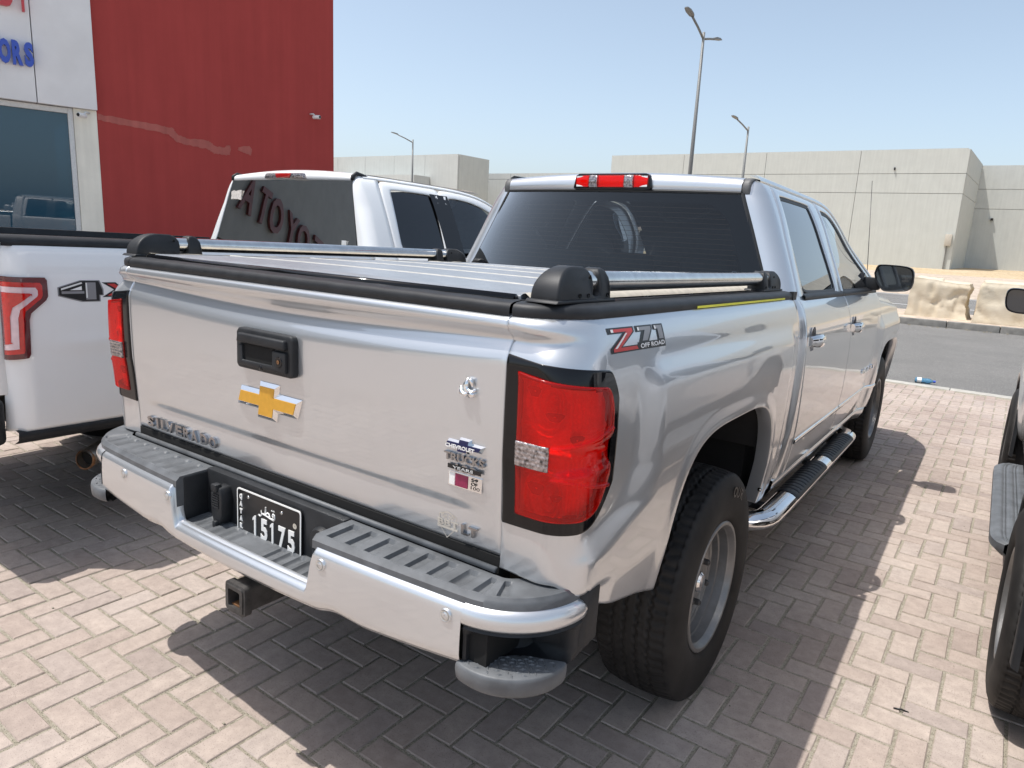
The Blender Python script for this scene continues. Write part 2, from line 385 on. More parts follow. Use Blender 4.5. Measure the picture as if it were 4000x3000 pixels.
# ---- flush kerb, road, raised far kerb, median
kerb = tag(empty('kerb'), kind='structure')
for k in range(-40, 40):
    box('kerb_stone', (k*1.0+.35, 8.70, -.15), (k*1.0+1.344, 8.875, .004+random.uniform(-.001, .001)), M['kerb'], kerb, bevel=.006)
tag(sheet('road', -300, 300, 8.87, 17.7, -.012, M['asphalt']), kind='structure')
fk = tag(empty('far_kerb'), kind='structure')
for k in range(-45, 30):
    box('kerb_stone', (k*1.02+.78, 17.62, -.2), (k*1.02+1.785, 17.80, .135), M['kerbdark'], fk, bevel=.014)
tag(mk('median', [(-300, 17.78, .11), (300, 17.78, .11), (300, 19.2, .125), (-300, 19.2, .125), (300, 21.9, .05), (-300, 21.9, .05)], [(0, 1, 2, 3), (3, 2, 4, 5)], M['sand'], smooth=False), kind='structure')
tag(sheet('far_road', -300, 300, 21.8, 31.0, .03, M['asphalt']), kind='structure')
lanes = tag(sheet('lane_line', -300, 300, 24.2, 24.34, .036, M['line']), kind='structure')
sheet('edge_line', -300, 300, 30.35, 30.5, .036, M['line'], lanes)
rv = []
for j, (y, z) in enumerate([(31.0, .02), (33, .16), (44, .25), (58, .30), (66, .62), (130, .8)]):
    rv += [(x, y, z) for x in (-400, 400)]
tag(mk('verge', rv, [(2*j, 2*j+1, 2*j+3, 2*j+2) for j in range(3)], M['sand'], smooth=False), kind='structure')
tag(mk('sand_bank', rv, [(2*j, 2*j+1, 2*j+3, 2*j+2) for j in (3, 4)], M['ochre'], smooth=False), kind='structure')
# grit along the far kerb and on the paving
gv = G()
for k in range(60):
    x = random.uniform(-1.5, 6); y = 17.55-abs(random.gauss(0, .12)); r = random.uniform(.008, .028)
    gv.box((x-r, y-r*.7, -.012), (x+r, y+r*.7, -.012+r))
for k in range(70):
    x, y = random.uniform(-1.6, 2.4), random.uniform(-.8, 4.5); r = random.uniform(.0015, .005)
    gv.box((x-r, y-r*.7, 0), (x+r, y+r*.7, r*.9))
tag(gv.out('grit', M['jointsand'], bevel=0, smooth=False), 'loose pale grit along the kerb and on the paving', 'grit', kind='stuff')
DEB = ((1.589, 1.403), (1.637, 1.413))
tag(G().tube([(DEB[0][0], DEB[0][1], .005), ((DEB[0][0]+DEB[1][0])/2, (DEB[0][1]+DEB[1][1])/2+.002, .006), (DEB[1][0], DEB[1][1], .004)], [.0025, .0035, .0015], 6).out('debris_sliver', M['black']), 'thin black plastic sliver lying on the sunlit pavers', 'debris')

# ---- showroom with red wall
show = empty('showroom_building', (-10.38, 9.30, 0), (0, 0, math.atan2(.961, .276)))
tag(show, 'showroom building with dark red rendered wall, white sign fascia and blue glazing', 'building')
def render_mat(name, col, streak=.25, var=.08):
    m, nt, b = nodes(name); setp(b, Roughness=.92, Specular_IOR_Level=.2)
    c = ramp(nt, noise(nt, 1.2, 8, .65), [(.3, tuple(x*(1-var) for x in col)), (.7, tuple(x*(1+var) for x in col))])
    st = ramp(nt, noise(nt, 1.0, 5, .6, vec=(6, 6, .35)), [(.35, (1-streak,)*3), (.65, (1.06, 1.06, 1.06))])
    nt.links.new(mix(nt, c, st, 1.0, 'MULTIPLY'), b.inputs['Base Color']); bump(nt, b, noise(nt, 260, 3), .35, .003); return m
M['redwall'] = render_mat('red_render', (.385, .062, .056), .035, .05)
M['redpatch'] = render_mat('pale_red_filler', (.45, .135, .115), .15, .15)
M['fascia'] = plain('white_fascia_panel', (.82, .83, .84), .45, var=.05, scale=2)
M['cream'] = render_mat('cream_render', (.84, .80, .69), .06)
M['blue'] = plain('blue_letter', (.045, .10, .50), .35, var=.06)
M['redl'] = plain('red_letter', (.55, .06, .07), .35, var=.06)
M['alu'] = plain('white_frame', (.66, .66, .64), .4, var=.08)
M['shopglass'] = tinted_glass('blue_shop_glass', (.06, .17, .24), refl=1.0, film=.5, filmcol=(.05, .15, .23))
box('red_wall', (-4.37, 0, 0), (0, .4, 13), M['redwall'], show, bevel=0)
box('side_wall', (-.4, .4, 0), (-.004, 14, 13), M['redwall'], show, bevel=0)
for nm, x0, x1 in (('fascia_panel', -5.22, -4.37), ('fascia_panel', -7.72, -5.235), ('fascia_panel', -10.22, -7.735), ('fascia_panel', -12.72, -10.235)):
    box(nm, (x0, -.10, 3.30), (x1, .35, 13), M['fascia'], show, bevel=.006)
M['shadefascia'] = plain('shade_toned_fascia', (.10, .105, .10), .5, var=.1, scale=2)  # fascia colour darkened to stand in for the facade's shade
box('fascia', (-40, -.06, 3.32), (-12.74, .35, 9.5), M['shadefascia'], show, bevel=0)
box('pillar', (-4.72, -.02, 0), (-4.373, .33, 3.296), M['cream'], show, bevel=.01)
box('back_wall', (-40, 5, 0), (-4.4, 5.2, 9), M['dark'], show, bevel=0)
box('shop_floor', (-40, .1, .02), (-4.4, 5, .06), M['kerb'], show, bevel=0)
box('shop_ceiling', (-40, .35, 3.35), (-4.4, 5, 3.4), M['fascia'], show, bevel=0)
for k in range(8):
    x1 = -4.80-k*2.45; x0 = x1-2.36
    wdw = box('shop_window', (x0, .055, .25), (x1, .068, 3.20), M['shopglass'], show, bevel=0)
    fr = G().box((x1, .0, .1), (x1+.075, .14, 3.29)).box((x0, .0, 3.20), (x1, .14, 3.285)).box((x0, .0, .1), (x1, .14, .25)); fr.out('window_frame', M['alu'], wdw, bevel=.006)
# repaired crack, built as thin raised filler
patch = [(-4.36, 3.25), (-4.0, 3.235), (-3.35, 3.19), (-3.15, 3.17), (-3.08, 3.06), (-2.9, 3.02), (-2.55, 3.03), (-2.42, 2.94), (-2.25, 2.93), (-2.20, 2.98), (-2.13, 2.98), (-2.14, 2.80),
         (-2.45, 2.80), (-2.55, 2.87), (-2.9, 2.90), (-3.12, 2.94), (-3.22, 3.05), (-3.6, 3.09), (-4.0, 3.12), (-4.36, 3.15)]
def rough_poly(pts, amp=.012, n=8):
    o = []
    for (a, b_), (c, d_) in zip(pts, pts[1:]+pts[:1]):
        for k in range(n):
            t = k/n; o.append((a+(c-a)*t+random.uniform(-amp, amp), b_+(d_-b_)*t+random.uniform(-amp, amp)))
    return o
wallo = [o for o in bpy.data.objects if o.name == 'red_wall'][0]
G().prism(rough_poly(patch), 'y', -.004, .01).out('plaster_repair', M['redpatch'], wallo, smooth=False)
G().prism(rough_poly([(-1.97, 2.97), (-1.78, 3.02), (-1.72, 2.96), (-1.74, 2.84), (-1.9, 2.88), (-2.0, 2.92)], .008), 'y', -.004, .01).out('plaster_repair', M['redpatch'], wallo, smooth=False)
G().prism(rough_poly([(-2.62, 2.30), (-2.48, 2.31), (-2.47, 2.08), (-2.60, 2.09)], .006), 'y', -.003, .01).out('plaster_repair', M['redwall'], wallo, smooth=False)
# sign letters standing off the fascia
def sign(s, x, z, size, mat, nm, off=.012, space=1.0, ex=.035):
    V, F = text_mesh(s, size, ex, offset=off, space=space)
    V = np.array([(x+v[0], -.16-v[2], z+v[1]) for v in V]); mk(nm, V, F, mat, show, smooth=False)
def sign_w(ch, x0, w, z, h, mat, off=.02):
    V, F = text_mesh(ch, h/.70, .035, offset=off)
    V[:, 0] = (V[:, 0]-V[:, 0].min())*w/(V[:, 0].max()-V[:, 0].min()); V[:, 1] = (V[:, 1]-V[:, 1].min())*h/(V[:, 1].max()-V[:, 1].min())
    mk('sign_letter', [(x0+v[0], -.16-v[2], z+v[1]) for v in V], F, mat, show, smooth=False)
for ch, x0, w in (('M', -6.22, .19), ('O', -6.00, .16), ('T', -5.82, .12), ('O', -5.69, .155), ('R', -5.515, .135), ('S', -5.355, .120)): sign_w(ch, x0, w, 3.82, .365, M['blue'], .028)
sign_w('B', -5.62, .175, 4.665, .5, M['redl'], .04); sign_w('Y', -5.40, .165, 4.63, .5, M['redl'], .02)
M['darkl'] = plain('dark_red_letter', (.06, .012, .012), .4)
for k, ch in enumerate('TOYOTA'):
    sign(ch, -19.6+k*1.02, 4.15, 1.15, M['darkl'], 'sign_letter', .03, ex=.06)
def cctv(loc, rz, label):
    e = empty('security_camera', loc, (0, 0, rz)); tag(e, label, 'camera', 'security cameras on the showroom')
    G().tube([(0, .10, .04), (0, .02, .04), (0, -.02, 0)], .018, 8).out('bracket', M['alu'], e)
    G().lathe([(-.09, .001), (-.09, .034), (-.085, .038), (.06, .038), (.075, .03), (.078, 0.001)], (0, -.05, -.02), 14, 'y').out('body', M['whitept'], e, sharp=40)
    G().lathe([(-.098, .001), (-.098, .027), (-.088, .030)], (0, -.05, -.02), 14, 'y').out('lens', M['gloss'], e)
d_, n_ = np.array([.276, .961]), np.array([.961, -.276])
def wpt(s_, z, off): p = np.array([-10.38, 9.30])+d_*s_+n_*off; return (p[0], p[1], z)
RZ = math.atan2(.961, .276)
cctv(wpt(-4.57, 3.20, .12), RZ-.9, 'white security camera on the cream pillar beside the shop window')
cctv(wpt(-.47, 3.74, .10), RZ+.5, 'white security camera high on the red wall near its edge')

# ---- far concrete buildings
M['conc'] = render_mat('pale_concrete', (.53, .545, .51), .015, .035)
M['conc2'] = render_mat('pale_concrete_grey', (.52, .535, .51), .015, .035)
M['shadowgap'] = plain('panel_joint', (.38, .37, .34), .9)
def panels(root, x0, x1, y, zs, cols, mat, th=.18, gap=.035):
    xs = np.linspace(x0, x1, cols+1)
    for a, b_ in zip(xs, xs[1:]):
        for z0, z1 in zip(zs, zs[1:]):
            box('wall_panel', (a+gap/2, y-th, z0+gap/2), (b_-gap/2, y, z1-gap/2), mat, root, bevel=0)
def ray_at(u, v, D):
    dx, dy = (u-2000)/FPX, (1500-v)/FPX; w = _x*dx+_y*dy-_z; t = D/math.hypot(w.x, w.y); return Vector(CAM_POS)+w*t
wh = empty('warehouse', (-17, 65, .3)); tag(wh, 'long pale concrete warehouse with panel joints across the road', 'building')
box('core', (-15.5, .01, -.6), (14.9, 10.6, 9.42), M['shadowgap'], wh, bevel=0)
panels(wh, -15.6, 15.05, 0, [-.6, 6.1, 7.62, 9.45], 4, M['conc'], .16)
ENDW = G()
for z0, z1 in ((-.6, 6.08), (6.115, 7.60), (7.635, 9.44)): ENDW.add([(14.90, .0, z0), (15.06, .0, z0), (15.56, 11.0, z0), (14.90, 11.0, z0), (14.90, .0, z1), (15.06, .0, z1), (15.56, 11.0, z1), (14.90, 11.0, z1)], [(0, 3, 2, 1), (4, 5, 6, 7), (0, 1, 5, 4), (1, 2, 6, 5), (2, 3, 7, 6), (3, 0, 4, 7)])
ENDW.out('end_wall', M['conc'], wh, smooth=False)
box('roof_slab', (-15.6, -.15, 9.43), (14.9, 10.6, 9.50), M['conc2'], wh, bevel=0)
box('conduit', (14.55, -.30, 0), (14.63, -.2, 2.2), M['kerbdark'], wh, bevel=0); box('junction_box', (14.40, -.42, 2.1), (14.85, -.18, 3.0), M['tan'], wh, bevel=.01)
box('wall_light', (10.0, -.3, 7.9), (10.1, -.16, 8.1), M['dark'], wh, bevel=0)
wr = empty('recessed_hall', (10, 75.9, .3)); tag(wr, 'pale concrete hall set back at the picture edge, in the warehouse shadow', 'building')
box('core', (-12, .01, -.6), (30, 20, 9.30), M['shadowgap'], wr, bevel=0); panels(wr, -12.1, 30, 0, [-.6, 5.6, 7.3, 9.35], 5, M['conc2'], .14)
box('wall_light', (-10.1, -.4, 4.6), (-9.9, -.15, 4.8), M['dark'], wr, bevel=0)
# lower hall behind the truck roof with a rolling shutter and small windows
lh = empty('low_hall', (-46, 66, .3)); tag(lh, 'low pale concrete hall with roller shutter seen between the two truck cabs', 'building')
box('core', (-26, .01, -.6), (13.5, 14, 7.9), M['shadowgap'], lh, bevel=0); panels(lh, -26, 13.5, 0, [-.6, 7.3, 7.95], 6, M['conc2'], .16)
sh = G()
for k in range(16): sh.box((-11.3, -.26, 1.6+k*.3), (-3.6, -.18, 1.86+k*.3))
sh.out('roller_shutter', M['kerb'], lh, smooth=False); G().box((-11.7, -.34, 0), (-11.3, -.1, 7)).box((-3.6, -.34, 0), (-3.2, -.1, 7)).box((-11.7, -.34, 6.4), (-3.2, -.1, 7)).out('shutter_frame', M['conc'], lh, smooth=False)
for k in range(4): 
    w_ = box('window', (-10.9+k*1.8, -.36, .2), (-9.4+k*1.8, -.28, 1.5), M['shopglass'], lh, bevel=0); box('window_frame', (-11.0+k*1.8, -.34, .1), (-9.3+k*1.8, -.27, 1.6), M['conc'], w_, bevel=0)
tb = empty('tower_block', (-54, 56.6, .3)); tag(tb, 'taller flat-roofed pale concrete block beside the red wall', 'building')
box('core', (-14, .01, -.6), (8.3, 5.0, 8.9), M['shadowgap'], tb, bevel=0); panels(tb, -14, 8.35, 0, [-.6, 5.4, 8.95], 5, M['conc2'], .16)
box('end_wall', (8.28, 0.02, -.6), (8.42, 5.02, 8.92), M['conc'], tb, bevel=0)
box('porch_wall', (-8, -2.6, -.6), (4.6, -.2, 6.7), M['conc2'], tb, bevel=0)

# ---- street lamps
M['pole'] = plain('galvanised_pole', (.21, .215, .21), .6, .3, var=.08)
def lamp(u, v, D, base_z, arms, label, rz=0.0, r=.085):
    p = ray_at(u, v, D); H = p.z-base_z
    e = empty('street_lamp', (p.x, p.y, base_z)); tag(e, label, 'street lamp', 'street lamps along the road')
    G().tube([(0, 0, 0), (0, 0, H*.5), (0, 0, H)], [r*1.35, r*1.1, r*.7], 12).out('pole', M['pole'], e)
    G().tube([(0, 0, -.1), (0, 0, .25)], .22, 12).out('base', M['kerb'], e, sharp=40)
    for ang, L, rise in arms:
        c, s_ = math.cos(ang), math.sin(ang)
        G().tube([(0, 0, H-.25), (c*L*.5, s_*L*.5, H-.25+rise*.55), (c*L, s_*L, H-.25+rise)], .045, 8).out('arm', M['pole'], e)
        hd = G(); a = np.array([c, s_]); b_ = np.array([-s_, c]); P = []
        for t, w_, h in ((-.05, .04, .05), (.06, .11, .08), (.34, .13, .07), (.56, .08, .04)):
            q = a*(L+t); zc = H-.25+rise+t*rise/max(L, .1)*.6
            P.append([(*(q+b_*w_), zc), (*(q+b_*w_*.8), zc+h), (*(q-b_*w_*.8), zc+h), (*(q-b_*w_), zc)])
        hd.grid(np.array(P), cv=True); hd.F += [(0, 1, 2, 3), (15, 14, 13, 12)]; hd.out('lamp_head', M['pole'], e, sharp=35)
lamp(2750, 126, 31, .03, [(math.radians(-95), 1.1, .55), (math.radians(85), 1.0, .22)], 'tall double-arm grey street lamp rising behind the silver cab roof', r=.075)
lamp(2924, 495, 48, .25, [(math.radians(-105), 1.3, .5)], 'single-arm grey street lamp nearer the right, in front of the warehouse', r=.085)
lamp(1613, 545, 62, .3, [(math.radians(-120), 1.3, .5)], 'distant single-arm street lamp beside the red wall', r=.085)

# ---- tarpaulin-wrapped blocks on the median
M['tarp'] = None
m_, nt_, b_ = nodes('beige_tarpaulin'); setp(b_, Roughness=.7, Specular_IOR_Level=.3)
nt_.links.new(ramp(nt_, noise(nt_, 2.2, 6, .6), [(.25, (.50, .40, .26)), (.42, (.60, .52, .39)), (.7, (.64, .57, .45))]), b_.inputs['Base Color']); bump(nt_, b_, noise(nt_, 26, 5, .6), .5, .01); M['tarp'] = m_
from mathutils import noise as mnoise
def tarp(loc, L, Dp, H, rz, label, seed, sag=0.0, dent=0.0):
    g = G(); n = 46; rows = []; qr = random.Random(seed)
    CR = [(qr.uniform(0, .55), qr.uniform(.1, .95), qr.uniform(-.9, .9)+(math.pi/2 if qr.random() < .4 else 0), qr.uniform(.25, .7)) for _ in range(16)]
    us = np.linspace(0, 1, 4*n, endpoint=False)
    def outline(u, k):
        # rounded box plan
        q = (u*4) % 4; s_ = int(q); t = q-s_
        c = [(-L/2, -Dp/2), (L/2, -Dp/2), (L/2, Dp/2), (-L/2, Dp/2)]; a = np.array(c[s_]); b2 = np.array(c[(s_+1) % 4]); return a+(b2-a)*t
    lev = [0, .03, .08, .15, .22, .3, .38, .46, .54, .62, .7, .78, .85, .9, .94, .97, 1.0]
    for h in lev:
        row = []
        for u in us:
            p = outline(u, 0); f = 1+.05*(1-h)**2-.06*ss(.86, 1, h)
            q = Vector((p[0]*1.7+seed, p[1]*1.7, h*2.2))
            w_ = mnoise.noise(q*1.1)*.022+mnoise.noise(q*2.7+Vector((seed, 0, 0)))*.014
            fold = abs(mnoise.noise(Vector((p[0]*3.1+p[1]*2.3+h*.9+seed, h*1.1, seed))))
            k = f+w_*1.1-.045*fold*(1-.4*h)-.05*abs(mnoise.noise(Vector((p[0]*6.5+p[1]*5.1+h*3.1, h*2.3-p[0], seed*2))))
            for (cu, ch_, ca, cl) in CR:
                dd_ = abs((u-cu)*math.cos(ca)*4*L+(h-ch_)*math.sin(ca)*H*1.6); al = abs(-(u-cu)*math.sin(ca)*4*L+(h-ch_)*math.cos(ca)*H*1.6)
                if al < cl: k -= .055*max(0, 1-dd_/.10)*(1-(al/cl)**2)
            if dent and p[0] > L*.12: k -= dent*ss(.12*L, .5*L, p[0])*(.35+.65*abs(mnoise.noise(Vector((p[1]*4+seed, h*3.5, 1.7))))*1.6)*math.sin(min(1, h*1.2)*3.0)
            z = h*H*(1-.10*sag*ss(-L*.5, L*.5, p[0])*h)+(w_*.5 if 0 < h else 0)
            row.append((p[0]*k, p[1]*k, max(z, 0) if h else 0))
        rows.append(row)
    top = []
    for j in range(1, 9):
        f = 1-j/8; last = rows[len(lev)-1]
        rows.append([(x*f, y*f, z+(.02-.07*sag*(1-f))*math.sin(f*3.1)+mnoise.noise(Vector((x*f*3+seed, y*f*3, 2)))*.035*(f < 1)) for x, y, z in last])
    g.grid(np.array(rows), cv=True)
    e = empty('covered_block', loc, (0, 0, rz)); tag(e, label, 'covered block', 'tarpaulin-wrapped blocks on the median')
    g.out('tarpaulin', M['tarp'], e, smooth=True, sharp=50)
    G().box((-L*.42, -Dp*.40, .0), (L*.34, Dp*.40, H*.8)).out('block', M['kerb'], e, bevel=.02)
tarp((.47, 19.35, .12), 1.28, 1.25, .93, -.03, 'crumpled beige tarpaulin over a block, nearer the silver truck mirror', 3.3, 1.0, .20)
tarp((2.32, 19.15, .12), 2.15, 1.5, .93, .02, 'smooth-sided beige tarpaulin over a block at the picture edge', 9.1, .4, 0)
tarp((-1.75, 19.6, .12), 1.6, 1.3, .95, .05, 'beige tarpaulin-covered block hidden behind the silver fender', 5.7, .3, 0) if False else None

# ---- discarded bottle on the road edge
M['blueplast'] = tinted_glass('blue_plastic', (.35, .72, .95), refl=.9, film=.25, filmcol=(.35, .7, .95))
bt = empty('plastic_bottle', (1.05, 9.03, .026), (0, math.radians(90), .12)); tag(bt, 'small blue plastic drink bottle lying on the asphalt edge', 'bottle')
G().lathe([(-.11, .001), (-.11, .030), (-.10, .034), (-.03, .034), (-.02, .031), (.03, .034), (.06, .032), (.085, .016), (.10, .013)], n=20, axis='z').out('body', M['blueplast'], bt)
G().lathe([(.095, .0155), (.122, .0155), (.123, .001)], n=16, axis='z').out('cap', M['blue'], bt, sharp=40)
G().lathe([(-.085, .0346), (-.035, .0346)], n=20, axis='z').out('paper_label', M['whitept'], bt)
# ================================================================== silver pickup (local frame, nose slightly down)
RAKE = .02
T = empty('pickup_truck', (0, 0, 0), (-RAKE, 0, 0))
tag(T, 'silver four-door pickup truck with black bed cover and chrome bed bars, parked facing away', 'pickup truck')
AY, AYF, AZ = 1.055, 4.705, .44            # axle positions along the truck, arch centre height
Wb = pch([.45, .52, .60, .70, .80, 1.0, 1.15, 1.25, 1.33, 1.38, 1.41, 1.425], [.90, .925, .948, .966, .979, .989, .991, .987, .976, .962, .948, .936])
_lo = pch([.45, .52, .60, .70, .80, 1.0, 1.15, 1.25, 1.33, 1.38, 1.41, 1.425], [.90, .925, .950, .968, .981, .993, .996, .991, .976, .957, .938, .926])
_hi = pch([1.40, 1.425, 1.5, 1.656, 1.78, 1.86, 1.90, 1.925, 1.938], [.936, .926, .897, .834, .783, .742, .715, .685, .655])
def arch_q(y, z, yc, a=.522, b=.62, n=4.0):
    return ((np.abs(y-yc)/a)**n+(np.maximum(z-AZ, 0)/b)**n)**(1/n)
def arch_z(y, yc, a=.522, b=.62, n=4.0):
    d = np.clip(np.abs((y-yc)/a), 0, 1); return AZ+b*(1-d**n)**(1/n)
def flare(y, z, yc, front=False):
    if front:
        m = (1-ss(1.16, 1.27, z))*ss(4.06, 4.24, y)*(1-.6*ss(5.3, 5.5, y))
        h = .030
    else:
        yr_ = np.interp(z, [.70, .84, .89, .96, 1.05, 1.6], [-.4, -.25, .04, .27, .335, .345])
        wd = np.interp(z, [.80, .90, 1.0, 1.1], [.16, .15, .10, .065]); m = (1-ss(1.235, 1.336, z))*ss(yr_-wd, yr_+wd, y)*(1-ss(1.70, 1.80, y))
        h = .021
    q = arch_q(y, z, yc)
    return m*h+.0035*(1-ss(1.02, 1.10, q))*(1-ss(1.15, 1.3, z))
_tg = pch([.845, .856, .90, .936, .940, .966, .98, 1.10, 1.22, 1.276, 1.290, 1.300, 1.325, 1.345, 1.358, 1.385, 1.398, 1.410, 1.419, 1.424],
          [.012, .003, .000, .0005, .0010, -.0095, -.0108, -.016, -.020, -.0205, -.0195, -.0165, -.0055, .000, -.0035, -.022, -.027, -.0245, -.013, .000])
def tg_y(x, z):
    x = np.asarray(x, float); z = np.asarray(z, float)
    t = z-.05*np.minimum(x*x, .66)*ss(1.10, 1.30, z)*(1-ss(1.345, 1.405, z))
    y = _tg(t); f = ss(.62, .76, np.abs(x))*(z < 1.1)
    return y*(1-f)+f*np.interp(z, [.845, .86, .93, 1.1], [.012, 0, -.004, -.016])
def rc_(z): return .085+.045*ss(1.28, 1.42, z)
def bed_pt(u, z, off=0.0):
    """outer skin of the right bed side: u 0-1 rear face, 1-2 corner, 2-3 side"""
    u = np.asarray(u, float); z = np.asarray(z, float); w = Wb(z); rc = rc_(z)
    a = np.clip(u-1, 0, 1)*math.pi/2; nx, ny = np.sin(a), -np.cos(a)
    x = np.where(u < 1, .803+u*(w-rc-.803), w-rc+rc*np.sin(a)); y = np.where(u < 1, 0, rc-rc*np.cos(a))
    ys = rc+(u-2)*(1.87-rc); x = np.where(u > 2, w+.0045*ys, x); y = np.where(u > 2, ys, y)
    fade = 1-ss(1.0, 2.16, u); y = y+fade*np.interp(z, [.80, .86, 1.1], [0, 0, 1])*tg_y(.80, np.maximum(z, .9))
    d = flare(y, z, AY)*ss(1.3, 2.02, u)+off
    # small recess behind the bumper end
    d = d-.020*(1-ss(.775, .805, z))*(1-ss(2.02, 2.07, u))
    return np.stack([x+nx*d, y+ny*d, z+0*u], -1)
def bed_bottom(u):
    y = .085+(np.asarray(u)-2)*(1.87-.085)
    zb = np.interp(y, [.10, .16, .24, .40, .54, 1.57, 1.62, 1.87], [.765, .735, .705, .665, .620, .60, .585, .575])
    zb = np.where(u < 2, np.interp(u, [0, 1.4, 2.0], [.828, .822, .775]), zb)
    return np.where((np.abs(y-AY) < .522) & (u > 2), np.maximum(arch_z(y, AY), zb), zb)
def ys_to_u(y): return 2+(y-.085)/(1.87-.085)
_ya = np.concatenate([np.linspace(.09, .48, 22), AY-.522*np.cos(np.linspace(0, 1, 60)*math.pi), np.linspace(1.60, 1.87, 12)])
_ya = np.unique(np.concatenate([_ya, AY-.522+np.array([-.02, -.006, .0004, .002, .005, .010, .018]), AY+.522-np.array([-.02, -.006, .0004, .002, .005, .010, .018])]))
bu = np.concatenate([np.linspace(0, 1, 9), np.linspace(1, 2, 13)[1:], ys_to_u(_ya)])
tt = np.linspace(0, 1, 92)
UU = np.repeat(bu[:, None], len(tt), 1); zb_ = bed_bottom(bu)[:, None]; ZZ = zb_+(1.425-zb_)*tt[None, :]
BP = bed_pt(UU, ZZ)
# tail lamp outline on the bed corner, in (arc length from the tailgate gap, height)
LR, LA, RCL = .1005, .085*math.pi/2, .085
def t2u(t): return np.where(t < LR, t/LR, np.where(t < LR+LA, 1+(t-LR)/LA, 2+(t-LR-LA)/(1.87-RCL)))
TL0, TL1 = .004, .308
def tl_top(t): return 1.336-.030*(t/TL1)-.060*np.clip((t-TL1+.055)/.055, 0, 1)**2.6
def tl_bot(t): return .945+.012*(t/TL1)**2+.095*np.clip((t-TL1+.13)/.13, 0, 1)**2.2
def lamp_grid(t0, t1, m, nu, nv, off):
    """grid over the lamp outline inset by m; off(t,z,a,b) gives the offset from the body"""
    t = np.linspace(t0, t1, nu); k = (t-t0)/(t1-t0); tr = TL0+(TL1-TL0)*k
    lo, hi = tl_bot(tr)+m, tl_top(tr)-m; b = np.linspace(0, 1, nv)
    Tg = np.repeat(t[:, None], nv, 1); Z = lo[:, None]+(hi-lo)[:, None]*b[None]
    return bed_pt(t2u(Tg), Z, off(Tg, Z, k[:, None]+0*Z, b[None]+0*Z)), Tg, Z
def side_pair(name, V, F, mat, parent=None, **k):
    o = []
    for s in (1, -1):
        VV, FF = (V, F) if s == 1 else mirror(V, F); o.append(mk(name, VV, FF, mat, parent or T, **k))
    return o
g = G(); Pr = roll_grid(BP, .02, .004, sides='lrt')
# arch and sill return flange
fl = Pr[:, :1, :].copy(); fl[..., 0] -= .055; fl2 = Pr[:, :1, :].copy(); fl2[..., 0] -= .004; fl2[..., 2] -= .003
rear_cols = np.arange(len(Pr)) < 3+9+12; fl[rear_cols, 0, 0] += .055; fl[rear_cols, 0, 1] += .05
Pr = np.concatenate([fl, fl2, Pr], 1); g.grid(Pr)
cen = np.array([np.mean([g.V[i] for i in f], axis=0) for f in g.F])
keep = []
for f, c in zip(g.F, cen):
    inside = False
    if c[1] < .20 and .93 < c[2] < 1.34:
        # arc-length position of the face
        if c[1] < .03 and c[0] < .904: t = c[0]-.803
        else:
            an = math.atan2(c[0]-(.989-.085), .085-c[1]) if c[1] < .085 else math.pi/2
            t = LR+.085*an+max(0, c[1]-.085)
        inside = TL0+.014 < t < TL1-.012 and float(tl_bot(t))+.014 < c[2] < float(tl_top(t))-.014
    if not inside: keep.append(f)
side_pair('bed_side', g.V, keep, M['silver'])
# dark box behind the skin
for s in (1, -1):
    lo, hi = sorted((s*.50, s*.90)); 
    box('bed_inner', (lo, .13, .62), (hi, .52, 1.40), M['gap'], T, bevel=0); box('bed_inner', (lo, 1.60, .62), (hi, 1.85, 1.40), M['gap'], T, bevel=0)
    lo, hi = sorted((s*.50, s*.935)); box('bed_inner', (lo, .50, 1.10), (hi, 1.62, 1.40), M['gap'], T, bevel=0)
for s in (1, -1):
    lo, hi = sorted((s*.70, s*.905)); box('lamp_light_block', (lo, .062, .93), (hi, .135, 1.36), M['gap'], T, bevel=0)  # unseen block added to stop sun passing through the tail lamp
for s in (1, -1):
    lo, hi = sorted((s*.60, s*.955)); box('bed_inner', (lo, .05, .80), (hi, .50, .815), M['gap'], T, bevel=0)  # unseen plate added to close a light leak below the lamp
box('bed_floor', (-.6, .06, .80), (.6, 1.85, .84), M['gap'], T, bevel=0)
# wheel housings
def well(yc, name):
    for s in (1, -1):
        a = np.linspace(.42, math.pi-.42, 30); rows = []
        for x in (.55, .97):
            rows.append([(s*x, yc+.545*math.copysign(abs(math.cos(t))**.6, math.cos(t)), AZ+.64*max(0, math.sin(t))**.55-.1*(math.sin(t) < 0)) for t in a])
        q = G().grid(np.array(rows)); n0 = len(q.V); q.add(rows[0], [tuple(range(30))]); q.out(name, M['dark'], T)
well(AY, 'wheel_housing'); well(AYF, 'wheel_housing')
# rivets on the arch flange
for y, z in ((1.556, .93), (1.575, .80), (1.575, .66)):
    G().lathe([(0, .001), (.003, .006), (.003, .009)], (.99, y-.012, z), 8, 'y').out('rivet', M['satin'], T)

# ------------------------------------------------------------------ tailgate
txs = np.concatenate([np.linspace(-.797, -.60, 16), np.linspace(-.59, .59, 40), np.linspace(.60, .797, 16)])
tzs = np.unique(np.concatenate([np.linspace(.847, .90, 8), np.linspace(.90, .99, 26), np.linspace(.99, 1.25, 14), np.linspace(1.25, 1.424, 56)]))
TX, TZ = np.meshgrid(txs, tzs, indexing='ij'); TP = np.stack([TX, tg_y(TX, TZ), TZ], -1)
g = G().grid(roll_grid(TP, .05, .004)); gate = g.out('tailgate', M['silver'], T, fixn=False)
box('tailgate_inner', (-.80, .03, .86), (.80, .07, 1.41), M['gap'], T, bevel=0)
def on_gate(x, z, out): return (x, float(tg_y(x, z))-out, z)
